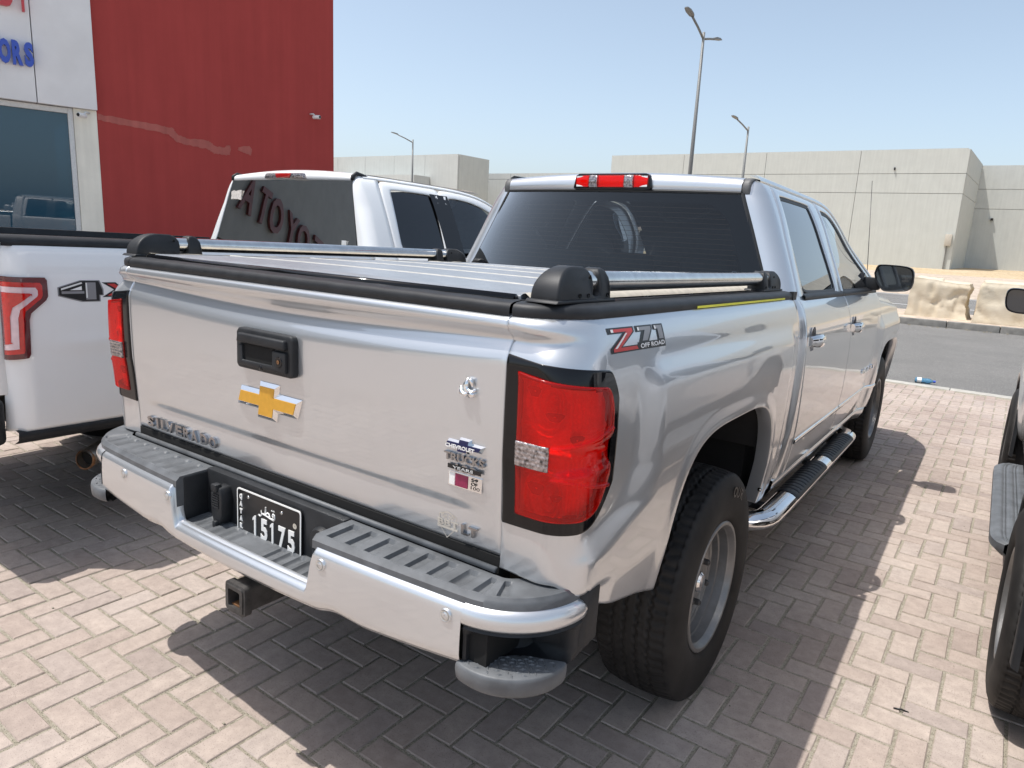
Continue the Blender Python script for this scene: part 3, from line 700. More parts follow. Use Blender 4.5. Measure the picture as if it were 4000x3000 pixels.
# top cap of the tailgate and rail caps
cs = [(.002, 1.418), (.0055, 1.4225), (.0055, 1.435), (.002, 1.444), (-.010, 1.449), (-.035, 1.452), (-.086, 1.452), (-.094, 1.447), (-.096, 1.40)]
P = np.array([[(x, .028*(1-1)-.012-n_, z+.0006*math.sin(x*40)) for n_, z in cs] for x in np.linspace(-.797, .797, 30)])
G().grid(P).out('tailgate_cap', M['plastic'], T, sharp=60)
q = G(); rows = []
for u in np.concatenate([np.linspace(0, 1, 4), np.linspace(1, 2, 11)[1:], np.linspace(2, 3, 16)[1:]]):
    p = bed_pt(u, 1.425); a = min(max(u-1, 0), 1)*math.pi/2; nx, ny = math.sin(a), -math.cos(a); 
    base = np.array([p[0], p[1] if u >= 1.9 else p[1]-.010*(1-ss(1.0, 1.9, u))])
    kk = 1.0 if u > 1.99 else (1.0)
    rows.append([(base[0]+nx*n_*kk, base[1]+ny*n_*kk, z) for n_, z in cs])
q.grid(np.array(rows)); side_pair('rail_cap', q.V, q.F, M['plastic'], sharp=60)
q = G().box((.936, 1.845, 1.418), (.953, 1.905, 1.452)); side_pair('cap_end', q.V, q.F, M['plastic'], smooth=False)
# yellow tape strip on the right rail
rows = []
for y in np.linspace(.725, 1.715, 14):
    p = bed_pt(ys_to_u(y), 1.425); rows.append([(p[0]+.0085, y, 1.4235), (p[0]+.0085, y, 1.4305)])
G().grid(np.array(rows)).out('yellow_strip', M['yellow'], T)
# handle
hd = G().add(*(lambda a: (a.V, a.F))(G().prism([(-.160, 1.178), (-.150, 1.168), (.088, 1.168), (.098, 1.178), (.098, 1.276), (.088, 1.288), (-.148, 1.288), (-.160, 1.276)], 'y', -.040, -.012)))
hd = hd.out('tailgate_handle', M['plastic'], gate, bevel=.010, seg=3)
G().prism([(-.142, 1.246), (-.136, 1.274), (.074, 1.274), (.078, 1.246)], 'y', -.054, -.030).out('handle_lever', M['plastic'], gate, bevel=.006, seg=3)
G().prism([(-.118, 1.196), (-.118, 1.243), (.020, 1.243), (.020, 1.196)], 'y', -.0415, -.030).out('handle_cavity', M['gap'], gate, smooth=False)
G().prism([(-.138, 1.180), (-.138, 1.240), (-.118, 1.240), (-.118, 1.196), (.020, 1.196), (.020, 1.240), (.078, 1.240), (.078, 1.180)], 'y', -.050, -.030).out('handle_bezel', M['plastic'], gate, bevel=.004)
G().lathe([(-.052, .001), (-.052, .014), (-.047, .017), (-.03, .017)], (.052, 0, 1.212), 18, 'y').out('lock_cylinder', M['gloss'], gate, sharp=40)
G().lathe([(-.0535, .001), (-.0535, .006)], (.052, 0, 1.212), 12, 'y').out('lock_face', M['rust'], gate)
G().lathe([(-.052, .001), (-.051, .007), (-.045, .008)], (-.03, 0, 1.184), 12, 'y').out('reverse_camera', M['gloss'], gate)
# bow tie emblem
def bowtie(w, h, cx, cz, sl, k):
    a = w/2; b = h/2; c = .32*w/2; d = .52*h/2
    return [(cx-a, cz-d+0*sl), (cx-a+sl*2, cz+d), (cx-c+sl*.6, cz+d), (cx-c+sl, cz+b), (cx+c+sl*.4, cz+b), (cx+c, cz+d), (cx+a, cz+d), (cx+a-sl*2, cz-d), (cx+c-sl*.6, cz-d), (cx+c-sl, cz-b), (cx-c-sl*.4, cz-b), (cx-c, cz-d)]
def inset_poly(p, d):
    """move every edge of a clockwise or counter-clockwise outline inwards by d"""
    n = len(p); A = sum(p[k][0]*p[(k+1) % n][1]-p[(k+1) % n][0]*p[k][1] for k in range(n)); sg = 1 if A > 0 else -1; L = []
    for k in range(n):
        a, b_ = np.array(p[k]), np.array(p[(k+1) % n]); t = (b_-a)/np.linalg.norm(b_-a); L.append((a+sg*d*np.array([-t[1], t[0]]), t))
    o = []
    for k in range(n):
        (p1, t1), (p2, t2) = L[k-1], L[k]; M2 = np.array([t1, -t2]).T; s_ = np.linalg.solve(M2, p2-p1); o.append(tuple(p1+t1*s_[0]))
    return o
def emblem(cx, cz, w, h, inset, out0, mats, parent, sl, name):
    o = bowtie(w, h, cx, cz, sl, 0); i = inset_poly(o, inset); y0 = -out0; n = 12
    V = [(x, y0+.006, z) for x, z in o]+[(x, y0-.003, z) for x, z in o]+[(x, y0-.012, z) for x, z in i]
    F = [(k, (k+1) % n, n+(k+1) % n, n+k) for k in range(n)]+[(n+k, n+(k+1) % n, 2*n+(k+1) % n, 2*n+k) for k in range(n)]+[tuple(range(2*n, 3*n))]
    G().add(V, F).out(name, mats[0], parent, smooth=False)
    G().prism(inset_poly(o, inset*1.12), 'y', y0-.0135, y0-.010).out('emblem_insert', mats[1], parent, smooth=False)
emblem(-.035, 1.080, .300, .112, .0115, .016, (M['chrome'], M['gold']), gate, .010, 'emblem')
# raised lettering
def gate_text(nm, s, x, z, size, mat, ex=.003, width=None, out=.004, tilt=0, **k):
    V, F = text_mesh(s, size, ex, **k)
    if width: V[:, 0] *= width/(V[:, 0].max()-V[:, 0].min())
    V = np.array([on_gate(x+v[0], z+v[1]+v[0]*tilt, out+v[2]) for v in V]); return mk(nm, V, F, mat, gate, smooth=False)
for k, ch in enumerate('SILVERADO'):
    xs = [-.730, -.676, -.650, -.606, -.558, -.511, -.462, -.412, -.361]
    gate_text('letter', ch, xs[k], .870, .049, M['letter'], .005, width=(.011 if ch == 'I' else .038), offset=.0018)
gate_text('letter', 'L', .686, .880, .034, M['letter'], .004, width=.022, offset=.0012); gate_text('letter', 'T', .711, .880, .034, M['letter'], .004, width=.026, offset=.0012)
# small badges on the right
emblem(.694, 1.103, .122, .038, .0042, .013, (M['chrome'], M['navy']), gate, .006, 'badge')
gate_text('badge_text', 'CHEVROLET', .651, 1.0985, .0125, M['whitept'], .0006, width=.086, out=.0215, offset=.0003)
gate_text('badge_text', 'TRUCKS', .636, 1.062, .026, M['letter'], .003, width=.119, offset=.0008)
gate_text('badge_text', '100', .662, 1.037, .026, M['letter'], .002, width=.062, offset=.0006)
def gate_box(nm, x0, x1, z0, z1, o0, o1, mat): return G().prism([(x0, z0), (x1, z0), (x1, z1), (x0, z1)], 'y', float(tg_y(.7, z0))-o1, float(tg_y(.7, z0))-o0).out(nm, mat, gate, smooth=False)
gate_box('badge_bar', .647, .746, 1.041, 1.0515, .005, .0075, M['black'])
gate_text('badge_text', 'YEARS', .664, 1.0425, .0095, M['whitept'], .0004, width=.060, out=.008)
gate_box('badge_plate', .647, .747, .997, 1.032, .001, .0045, M['chrome']); gate_box('flag_white', .6495, .668, .9995, 1.0295, .004, .0052, M['whitept'])
fz = [(.706, 1.0295), (.706, .9995)]+[p for k in range(9) for p in ((.666, .9995+k*.00333), (.6715, .9995+k*.00333+.00167))]+[(.666, 1.0295)]
G().prism(fz, 'y', float(tg_y(.7, 1.0))-.0060, float(tg_y(.7, 1.0))-.0046).out('flag_maroon', M['maroon'], gate, smooth=False)
for k, s_ in enumerate(('59', 'OF', '100')): gate_text('badge_text', s_, .7155 if k < 2 else .7115, 1.0205-k*.0098, .0115, M['black'], .0004, out=.005, width=(.0185 if k < 2 else .026))
# chrome figure badge built from curved tubes near the top
q = G().tube([on_gate(.703, 1.268, .006), on_gate(.697, 1.252, .008), on_gate(.700, 1.240, .008), on_gate(.712, 1.236, .008), on_gate(.724, 1.243, .006)], [.004, .0075, .006, .006, .003], 8)
q.tube([on_gate(.680, 1.246, .006), on_gate(.684, 1.232, .008), on_gate(.697, 1.228, .008), on_gate(.706, 1.238, .007)], [.003, .0065, .006, .003], 8).tube([on_gate(.699, 1.262, .006), on_gate(.711, 1.264, .007), on_gate(.715, 1.249, .007)], [.005, .006, .003], 8)
q.lathe([(-.034, .001), (-.034, .0075), (-.02, .0085)], (.713, 0, 1.231), 12, 'y'); q.out('chrome_ornament', M['chrome'], gate)
# shield logo decal
M['foil'] = plain('pale_foil', (.62, .59, .53), .35, .4, var=.1)
sh_o = [(.612, .912), (.640, .921), (.668, .912), (.666, .880), (.640, .852), (.614, .880)]; cxs, czs = .640, .888
q = G(); y0 = float(tg_y(.64, .89))
for a, b_ in zip(sh_o, sh_o[1:]+sh_o[:1]):
    ia, ib = [(cxs+(x-cxs)*.92, czs+(z-czs)*.92) for x, z in (a, b_)]
    q.add([(a[0], y0-.0012, a[1]), (b_[0], y0-.0012, b_[1]), (ib[0], y0-.0012, ib[1]), (ia[0], y0-.0012, ia[1])], [(0, 1, 2, 3)])
for s_ in (-1, 1):
    for i in range(4):
        for j in range(3):
            if (i+j) % 2: continue
            x = .640+s_*(.003+i*.0045); z = .899+j*.004+i*.0012
            q.add([(x, y0-.0012, z), (x+s_*.0045, y0-.0012, z+.001), (x+s_*.0045, y0-.0012, z+.005), (x, y0-.0012, z+.004)], [(0, 1, 2, 3)])
q.out('shield_decal', M['foil'], gate, smooth=False)
gate_text('decal_text', 'BBT', .606, .883, .022, M['foil'], .0003, width=.066, out=.0015, offset=.0006); gate_box('decal_bar', .608, .672, .8755, .8815, .0005, .0012, M['foil'])

# ------------------------------------------------------------------ tail lamps
def lamp_parts():
    parts = []
    bor, Tg, Z = lamp_grid(TL0, TL1, 0, 56, 90, lambda t, z, a, b: .006+0*t)
    g = G().grid(roll_grid(bor, .012, .003))
    rt0, rt1, mz = .040, TL1-.028, .034
    c = np.array([np.mean([g.V[i] for i in f], axis=0) for f in g.F])
    nu, nv = bor.shape[0]+6, bor.shape[1]+6; F = []
    k = 0
    for i in range(nu-1):
        for j in range(nv-1):
            a, b_ = i-3, j-3; ok = True
            if 0 <= a < 55 and 0 <= b_ < 89:
                t, z = Tg[a, b_], Z[a, b_]
                kk = TL0+(TL1-TL0)*(t-rt0)/(rt1-rt0)
                if rt0+.006 < t < rt1-.008 and tl_bot(kk)+mz+.006 < z < tl_top(kk)-mz-.010: ok = False
            if ok: F.append(g.F[k])
            k += 1
    parts.append(('lamp_housing', g.V, F, M['gloss']))
    def facet(t, z, a, b):
        mid = np.exp(-((z-(1.115+.10*(t-.1)))/.030)**4)*ss(.10, .16, t); e = .010+.006*np.sin(np.pi*np.clip(a, 0, 1))**.5
        return e-.012*mid+.0
    red, _, _ = lamp_grid(rt0, rt1, mz, 46, 90, facet)
    parts.append(('red_lens', *(lambda q: (q.V, q.F))(G().grid(roll_grid(red, .010, .003))), M['red']))
    def relief(t, z, a, b):
        r = -.020+.012*np.abs(((t*75) % 1)-.5)*(t > .16)
        for cz in (1.235, 1.020):
            d = np.hypot((t-.100)/.060, (z-cz)/.075); r = r-.026*(1-ss(.25, 1.05, d))+.006*np.cos(d*26)*(d < .95)
        for zc, k in ((1.130, .012), (1.085, .008), (1.185, .006), (1.29, .008)): r = r+k*np.exp(-((z-zc)/.007)**2)
        return r+.010*np.exp(-((t-.160)/.005)**2)
    ref, _, _ = lamp_grid(rt0-.006, rt1+.006, mz-.008, 60, 110, relief)
    parts.append(('reflector', *(lambda q: (q.V, q.F))(G().grid(ref)), M['reflector']))
    q = G()
    for tc, zc, ra, rb in ((.075, 1.265, .016, .014), (.125, 1.215, .020, .012), (.175, 1.165, .015, .014), (.085, 1.045, .020, .018), (.135, 1.030, .013, .010), (.170, .985, .016, .010)):
        rings = []
        for f in (1.0, .6, .15):
            rings.append([tuple(bed_pt(float(t2u(np.array(tc+ra*f*math.cos(a)*(1+.25*math.sin(3*a))))), zc+rb*f*math.sin(a)*(1+.2*math.cos(2*a)), -.004-.002*(1-f))) for a in np.linspace(0, 2*math.pi, 14, endpoint=False)])
        q.grid(np.array(rings), cv=True)
    parts.append(('bulb_socket', q.V, q.F, M['maroon']))
    # clear reversing lamp window
    tg_, zg = np.meshgrid(np.linspace(.043, .118, 14), np.linspace(1.098, 1.150, 26), indexing='ij')
    zz = zg-.09*(tg_-.04)*0
    cl = bed_pt(t2u(tg_), zz, .0165+.0025*np.abs(((zg*95) % 1)-.5))
    parts.append(('reverse_lamp', *(lambda q: (q.V, q.F))(G().grid(roll_grid(cl, .008, .003))), M['clear']))
    # ribs standing proud on the outer lens
    q = G()
    for z0, z1 in ((1.150, 1.185), (1.078, 1.052)):
        rows = []
        for t in np.linspace(.125, TL1-.040, 14):
            f = (t-.125)/(TL1-.165); zc = z0+(z1-z0)*ss(0, 1, f)
            rows.append([tuple(bed_pt(float(t2u(np.array(t))), zc+dz, o_)) for dz, o_ in ((-.007, .008), (-.003, .0175), (.003, .0175), (.007, .008))])
        q.grid(np.array(rows))
    parts.append(('lens_rib', q.V, q.F, M['red']))
    return parts
lp = lamp_parts()
for s in (1, -1):
    e = empty('tail_light', parent=T)
    for nm, V, F, m_ in lp:
        VV, FF = (V, F) if s == 1 else mirror(V, F); mk(nm, VV, FF, m_, e)

# ------------------------------------------------------------------ bed decal Z71
def bed_map(y, z, o):
    rc = float(rc_(z)); p = bed_pt(2+(y-rc)/(1.87-rc), z, o); return tuple(p)
def tess(polys, fmap_, nm, mat, parent, cell=.012, reps=3):
    """triangulate flat outlines finely, then lay them on a curved skin"""
    bm = bmesh.new()
    for p in polys: bm.faces.new([bm.verts.new((a, b_, 0)) for a, b_ in p])
    bmesh.ops.triangulate(bm, faces=bm.faces)
    for _ in range(reps):
        ed = [e for e in bm.edges if e.calc_length() > cell]
        if ed: bmesh.ops.subdivide_edges(bm, edges=ed, cuts=1); bmesh.ops.triangulate(bm, faces=bm.faces)
    bm.verts.index_update(); V = [fmap_(v.co.x, v.co.y) for v in bm.verts]; F = [tuple(v.index for v in f.verts) for f in bm.faces]; bm.free()
    return mk(nm, V, F, mat, parent, smooth=False)
def decal(pts_list, mat, nm, o): return tess(pts_list, lambda y, z: bed_map(y, z, o), nm, mat, T)
DY, DZ, DW, DH = .138, 1.346, .305, .056
def dz_(pts): return [(DY+a*DW, DZ+b*DH-.004*a) for a, b in pts]
decal([dz_([(0, .98), (.44, .98), (.44, .76), (.20, .22), (.46, .22), (.48, -.02), (0, -.02), (0, .18), (.24, .74), (0, .74)]), dz_([(.47, .98), (.78, .98), (.78, .8), (.68, .30), (1.0, .30), (1.0, -.02), (.47, -.02), (.47, .30), (.50, .30), (.57, .72), (.47, .72)]), dz_([(.80, .98), (1.0, .98), (1.0, .28), (.86, .28), (.86, .74), (.80, .74)])], M['black'], 'decal_outline', .0012)
decal([dz_([(.05, .92), (.41, .92), (.41, .78), (.16, .18), (.44, .18), (.46, .04), (.04, .04), (.04, .16), (.30, .80), (.05, .80)])], M['redpt'], 'decal_red', .0020)
decal([dz_([(.50, .92), (.75, .92), (.75, .80), (.65, .34), (.55, .34), (.63, .78), (.50, .78)]), dz_([(.82, .92), (.97, .92), (.97, .34), (.88, .34), (.88, .78), (.82, .78)])], M['greypt'], 'decal_grey', .0020)
decal([dz_([(.05, .92), (.09, .92), (.09, .80), (.05, .80)]), dz_([(.28, .74), (.31, .74), (.10, .17), (.06, .17)]), dz_([(.50, .92), (.53, .92), (.53, .78), (.50, .78)]), dz_([(.82, .92), (.85, .92), (.85, .78), (.82, .78)])], M['whitept'], 'decal_white', .0024)
V, F = text_mesh('OFF ROAD', .0145, 0, offset=.0004); V[:, 0] *= .145/(V[:, 0].max()-V[:, 0].min())
mk('decal_text', [bed_map(DY+.50*DW+v[0], DZ+.05*DH+v[1]-.002, .0024) for v in V], F, M['whitept'], T, smooth=False)

# ------------------------------------------------------------------ bed cover and bars
cov = empty('bed_cover', parent=T)
ysec = [(.055, .355), (.365, .735), (.745, 1.115), (1.125, 1.495), (1.505, 1.862)]
for a, b_ in ysec:
    P = np.array([[(x, y, 1.4645+.005*(1-(x/.78)**2)-.004*(1-ss(0, .014, y-a))-.004*(1-ss(0, .014, b_-y))) for y in np.unique(np.concatenate([[a, a+.004, a+.010, a+.02], np.linspace(a+.03, b_-.03, 6), [b_-.02, b_-.010, b_-.004, b_]]))] for x in np.linspace(-.775, .775, 24)])
    G().grid(roll_grid(P, .02, .003)).out('cover_panel', M['cover'], cov)
for yf in (.360, .740, 1.120, 1.500):
    G().grid(np.array([[(x, yf+dy, 1.4655+dz+.005*(1-(x/.78)**2)) for dy, dz in ((-.009, -.004), (-.007, .0006), (-.003, .0010), (0, -.0015), (.003, .0010), (.007, .0006), (.009, -.004))] for x in np.linspace(-.772, .772, 20)]), flip=False).out('hinge_strip', M['strip'], cov)
box('cover_frame', (-.772, .06, 1.425), (.772, 1.86, 1.4585), M['gap'], cov, bevel=0)
for s in (1, -1):
    x0, x1 = sorted((s*.776, s*.812)); G().grid(np.array([[(s*.774, y, 1.466), (s*.792, y, 1.4655+.0012*math.sin(y*37)), (s*.808, y, 1.4555), (s*.813, y, 1.450)] for y in np.linspace(.05, 1.862, 40)]), flip=s < 0).out('side_seal', M['tan'], cov)
G().tube([(-.77, .042, 1.452), (.77, .042, 1.452)], .012, 10).out('rear_seal', M['gloss'], cov)
box('release_tab', (-.215, 1.84, 1.468), (-.17, 1.87, 1.488), M['plastic'], cov)
def bracket_profile(n=10):
    a = [(0.0, 1.452)]+[(.10-.10*math.cos(t)**1.0, 1.456+.092*math.sin(t)**.85) for t in np.linspace(.12, math.pi/2, n)]+[(.150, 1.5475), (.172, 1.540), (.184, 1.522), (.186, 1.50), (.182, 1.474), (.20, 1.468), (.222, 1.472), (.226, 1.50), (.224, 1.530), (.232, 1.543), (.25, 1.546), (.268, 1.540), (.279, 1.52), (.283, 1.49), (.285, 1.452)]
    return a
for s in (1, -1):
    e = empty('bed_bar', parent=T)
    G().tube([(s*.857, .165, 1.4975), (s*.857, 1.72, 1.4995)], .0255, 24).out('tube', M['satin'], e, sharp=50)
    for y0, dr in ((.022, 1), (1.868, -1)):
        pr = [(y0+dr*a*.88, 1.452+(z-1.452)*.84) for a, z in bracket_profile()]
        b_ = G().prism(pr, 'x', s*.857-.036, s*.857+.036).out('bracket', M['plastic'], e, bevel=.013, seg=3)
        for v in b_.data.vertices:
            k = max(0.0, (v.co.z-1.468)/.060); v.co.x = s*.857+(v.co.x-s*.857)*(1-.42*min(1, k)**2.2)
        b_.data.update()
        G().prism([(y0-dr*.012, 1.4522), (y0+dr*.268, 1.4522), (y0+dr*.260, 1.4600), (y0-dr*.004, 1.4600)], 'x', s*.857-.042, s*.857+.042).out('base_plate', M['plastic'], e, bevel=.003)
        for yy, zz in ((.097, 1.468), (.136, 1.468), (.136, 1.510), (.230, 1.468)):
            G().lathe([(.0, .001), (.0, .0042), (.003, .0052)], ((.857+.0342) if s > 0 else -.857+.0332, y0+dr*yy, zz), 8, 'x').out('bolt_hole', M['gap'], e)

# ------------------------------------------------------------------ rear bumper
bump_e = empty('rear_bumper', parent=T)
_bt = np.concatenate([np.linspace(0, 1, 5), []])
def bplan(s):
    """plan of the bumper face by signed arc parameter: |s|<.80 face, then the rounded end"""
    s = np.asarray(s, float); a = np.abs(s); sg = np.where(s < 0, -1.0, 1.0)
    x1, y1 = a, -.165+.030*(np.minimum(a, .80)/.80)**2
    th0 = math.atan2(.075, 1.0); R = .213; L = R*(math.pi/2-th0-.03)
    th = th0+np.clip(a-.80, 0, L)/R
    x2 = .80+R*(np.sin(th)-math.sin(th0)); y2 = -.135+R*(math.cos(th0)-np.cos(th))
    e = np.clip(a-.80-L, 0, 1); x2 = x2+e*.03; y2 = y2+e
    x = np.where(a <= .80, x1, x2); y = np.where(a <= .80, y1, y2)
    n = np.where(a <= .80, a/.8*th0, th); return sg*x, y, sg*np.sin(n), -np.cos(n)
def bf_top(s): return .788-.118*(1-ss(.302, .336, np.abs(s)))
def bf_bot(s):
    a = np.abs(s); return .600+.035*(a/.8)**2+.012*ss(.33, .40, a)*(1-ss(.40, .52, a))
sx = np.unique(np.concatenate([np.linspace(-.80, -.36, 22), np.linspace(-.36, -.28, 26), np.linspace(-.28, .28, 24), np.linspace(.28, .36, 26), np.linspace(.36, .80, 22)]))
rows = []
for s in sx:
    x, y, nx, ny = bplan(s); zt, zb = float(bf_top(s)), float(bf_bot(s)); r = []
    for t in np.concatenate([[0, .02, .05], np.linspace(.1, .86, 9), [.90, .94, .97, .99, 1.0]]):
        z = zb+(zt-zb)*t; d = -.016*(1-ss(0, .12, (z-zb)/.17))-.016*ss(.0, 1.0, np.clip((z-zt+.024)/.024, 0, 1))**1.6+.004*math.sin(math.pi*min(1, (z-.6)/.19))
        r.append((x+nx*d, y+ny*d, z))
    rows.append(r)
fp = np.array(rows); top = fp[:, -1:, :].copy(); top[:, :, 1] += .022; bot = fp[:, :1, :].copy(); bot[:, :, 1] += .05
G().grid(np.concatenate([bot, fp, top], 1)).out('bumper_face', M['silver'], bump_e, fixn=False)
# silver strip running over the corner pocket to the end, each side
for sg in (1, -1):
    rows = []
    for s in np.linspace(.801, 1.118, 40):
        x, y, nx, ny = bplan(s*sg); r = []; tp = 1-ss(1.108, 1.118, s)*.25
        for t, d in ((0, -.02), (.06, -.004), (.2, .003), (.5, .005), (.75, .001), (.88, -.006), (.96, -.013), (1, -.020)):
            zc = .762; z = zc+(-.030+.056*t)*tp; r.append((x+nx*d, y+ny*d, z))
        rows.append(r)
    g = G().grid(np.array(rows), flip=sg < 0); n = len(rows)-1; g.F.append(tuple(n*8+k for k in range(8))); g.out('bumper_strip', M['silver'], bump_e)
    # black corner pocket
    rows = []
    for s in np.linspace(.803, 1.17, 44):
        x, y, nx, ny = bplan(s*sg); r = []
        f = ss(.81, .84, s)*(1-ss(1.05, 1.10, s)); zb = .640-.0*s+.03*ss(1.0, 1.16, s)
        for z, d0, d1 in ((.80-.0, -.03, -.03), (.742, -.012, -.012), (.728, -.002, -.002), (.716, -.004, -.03), (.708, -.006, -.115), (.66, -.007, -.12), (zb-.004, -.007, -.11), (zb-.03, -.012, -.03), (zb-.05, -.03, -.05)):
            d = d0*(1-f)+d1*f; r.append((x+nx*d, y+ny*d, z))
        rows.append(r)
    G().grid(np.array(rows), flip=sg > 0).out('corner_pocket', M['plastic'], bump_e, sharp=40)
    # corner step: treadplate tongue
    def step_out(k): # 0..1 along the tongue, outward bulge
        s = .79+.272*k; x, y, nx, ny = bplan(s*sg); o = .030*math.sin(math.pi*k)**.7; return x+nx*o, y+ny*o, nx, ny
    N = 26; ring = [step_out(k) for k in np.linspace(0, 1, N)]; cx = np.mean([p[0] for p in ring])*.97; cy = np.mean([p[1] for p in ring])+.07
    lv = [(.0, .640, 0), (.03, .645, 1), (.10, .646, 1), (.95, .646, 1), (.985, .643, 1), (1.0, .636, 1), (1.004, .626, 1), (.985, .606, 1), (.90, .596, 1), (.2, .594, 1)]
    g = G().grid(np.array([[(cx+(p[0]-cx)*f, cy+(p[1]-cy)*f, z) for f, z, _ in lv] for p in ring]), flip=sg < 0); g.out('corner_step', M['pad'], bump_e, sharp=55)
    q = G()
    for i in range(9):
        for j in range(7):
            f = (j+.8)/8; k = (i+.5+(j % 2)*.5)/9.5
            p = step_out(k); x, y = cx+(p[0]-cx)*f, cy+(p[1]-cy)*f; an = .6 if (i+j) % 2 else -.7; L_, w_ = .0085, .0028; ca, sa = math.cos(an), math.sin(an)
            if abs(x) > .985 or f < .15: continue
            q.add([(x-ca*L_, y-sa*L_, .6462), (x+sa*w_, y-ca*w_, .6462), (x+ca*L_, y+sa*L_, .6462), (x-sa*w_, y+ca*w_, .6462), (x, y, .6495)], [(0, 1, 4), (1, 2, 4), (2, 3, 4), (3, 0, 4)])
    q.out('tread_stud', M['pad'], bump_e, smooth=False)
# top step pads with ribs
def pad_z(x, y): return .812+.085*(y+.06)*.35
for sg in (1, -1):
    rows = []
    for q_ in np.concatenate([np.linspace(.316, .86, 150), np.linspace(.866, 1.108, 40)]):
        x, y, nx, ny = bplan(q_); xo, yo = float(x-nx*.012), float(y-ny*.012)
        if q_ <= .80: xi, yi = q_, -.016
        else: f = (q_-.80)/.308; xi, yi = .80+.135*f-.0*f, -.016+.092*ss(.15, 1, f)
        r = []
        for t in np.linspace(0, 1, 22):
            xx, yy = xo+(xi-xo)*t, yo+(yi-yo)*t; z = pad_z(xx, yy)-.012*(1-ss(0, .10, t))
            ph = ((q_-.345)/.066) % 1
            if .18 < t < .84 and .345 < q_ < .905: z -= .011*(ss(.0, .05, ph)-ss(.22, .60, ph))
            r.append((sg*xx, yy, z))
        rows.append(r)
    P = np.array(rows); lo = P[:, :1].copy(); lo[..., 2] -= .022
    P = np.concatenate([lo, P], 1); sd_ = P[:1].copy(); sd_[..., 2] = np.minimum(sd_[..., 2], .70); P = np.concatenate([sd_, P], 0)
    G().grid(P, flip=sg < 0).out('step_pad', M['pad'], bump_e, sharp=40)
    # black end piece closing the pad towards the wheel arch
    G().prism([(sg*.90, .02), (sg*1.002, .075), (sg*1.002, .135), (sg*.99, .15), (sg*.90, .11)], 'z', .66, .802).out('bumper_end', M['plastic'], bump_e, bevel=.008)
# lower step in the plate recess
rows = []
for x in np.linspace(-.312, .312, 150):
    r = []
    for t in np.linspace(0, 1, 20):
        y = -.150+.108*t; z = .664+.006*t-.010*(1-ss(0, .09, t)); ph = ((abs(x)-.075)/.042) % 1
        if .2 < t < .85 and .075 < abs(x) < .29: z -= .009*(ss(0, .08, ph)-ss(.30, .7, ph))
        if .15 < t < .86 and abs(x) < .055: z -= .003*ss(.0, .004, .055-abs(x))
        r.append((x, y, z))
    rows.append(r)
G().grid(np.array(rows)).out('lower_step', M['pad'], bump_e, sharp=40)
rec = G().box((-.318, -.045, .65), (.318, -.005, .818)).box((-.330, -.125, .60), (-.312, -.02, .806)).box((.312, -.125, .60), (.330, -.02, .806)); rec.out('recess_wall', M['plastic'], bump_e, bevel=.006)
G().tube([(-.80, -.012, .823), (.80, -.012, .823)], .008, 8).out('upper_trim', M['pad'], bump_e)
box('gap_filler', (-.80, .0, .70), (.80, .05, .85), M['gap'], bump_e, bevel=0)
box('bumper_core', (-.86, -.115, .64), (-.335, .02, .78), M['gap'], bump_e, bevel=0); box('bumper_core', (.335, -.115, .64), (.86, .02, .78), M['gap'], bump_e, bevel=0)
for sx_ in (-.625, -.340, .365, .760):
    x, y, nx, ny = bplan(sx_); q = G().lathe([(-.009, .001), (-.009, .0095), (-.0075, .0105), (-.0075, .0125), (-.0085, .0135), (-.0085, .0155), (0.0, .0165)], (float(x), float(y)+.001, .748), 20, 'y'); q.out('parking_sensor', M['silver'], bump_e)
    G().lathe([(-.0083, .0100), (-.0086, .0108), (-.0083, .0116)], (float(x), float(y)+.0002, .748), 20, 'y').out('sensor_ring', M['tan'], bump_e)
# trailer socket and round blank either side of the plate
soc = G().prism([(-.232, .690), (-.226, .672), (-.190, .672), (-.184, .690), (-.180, .70), (-.180, .765), (-.190, .790), (-.226, .790), (-.236, .765), (-.236, .70)], 'y', -.085, -.04).out('trailer_socket', M['plastic'], bump_e, bevel=.007)
box('socket_latch', (-.222, -.093, .775), (-.196, -.070, .800), M['plastic'], bump_e); box('socket_latch', (-.217, -.094, .66), (-.199, -.078, .682), M['plastic'], bump_e)
for k in range(6): box('socket_rib', (-.226, -.0885, .725+k*.008), (-.192, -.084, .729+k*.008), M['plastic'], bump_e, bevel=0)
G().lathe([(-.068, .001), (-.068, .020), (-.062, .022), (-.062, .036), (-.052, .042), (-.03, .042)], (.235, 0, .735), 24, 'y').out('round_socket', M['plastic'], bump_e, sharp=40)
# licence plate
pl = empty('licence_plate', (.006, -.0475, .728), parent=T)
def rrect(w, h, r, n=5): return [(sx_*(w/2-r)+r*math.cos(a), sz_*(h/2-r)+r*math.sin(a)) for sx_, sz_, a0 in ((1, -1, -math.pi/2), (1, 1, 0), (-1, 1, math.pi/2), (-1, -1, math.pi)) for a in np.linspace(a0, a0+math.pi/2, n)]
G().prism(rrect(.300, .148, .012), 'y', -.006, 0).out('plate', M['black'], pl, bevel=.0015)
o_, i_ = rrect(.298, .146, .011), rrect(.289, .137, .008); n = len(o_)
G().add([(x, -.0078, z) for x, z in o_]+[(x, -.0078, z) for x, z in i_]+[(x, -.005, z) for x, z in o_], [(k, (k+1) % n, n+(k+1) % n, n+k) for k in range(n)]+[(k, 2*n+k, 2*n+(k+1) % n, (k+1) % n) for k in range(n)]).out('plate_border', M['whitept'], pl, smooth=False)
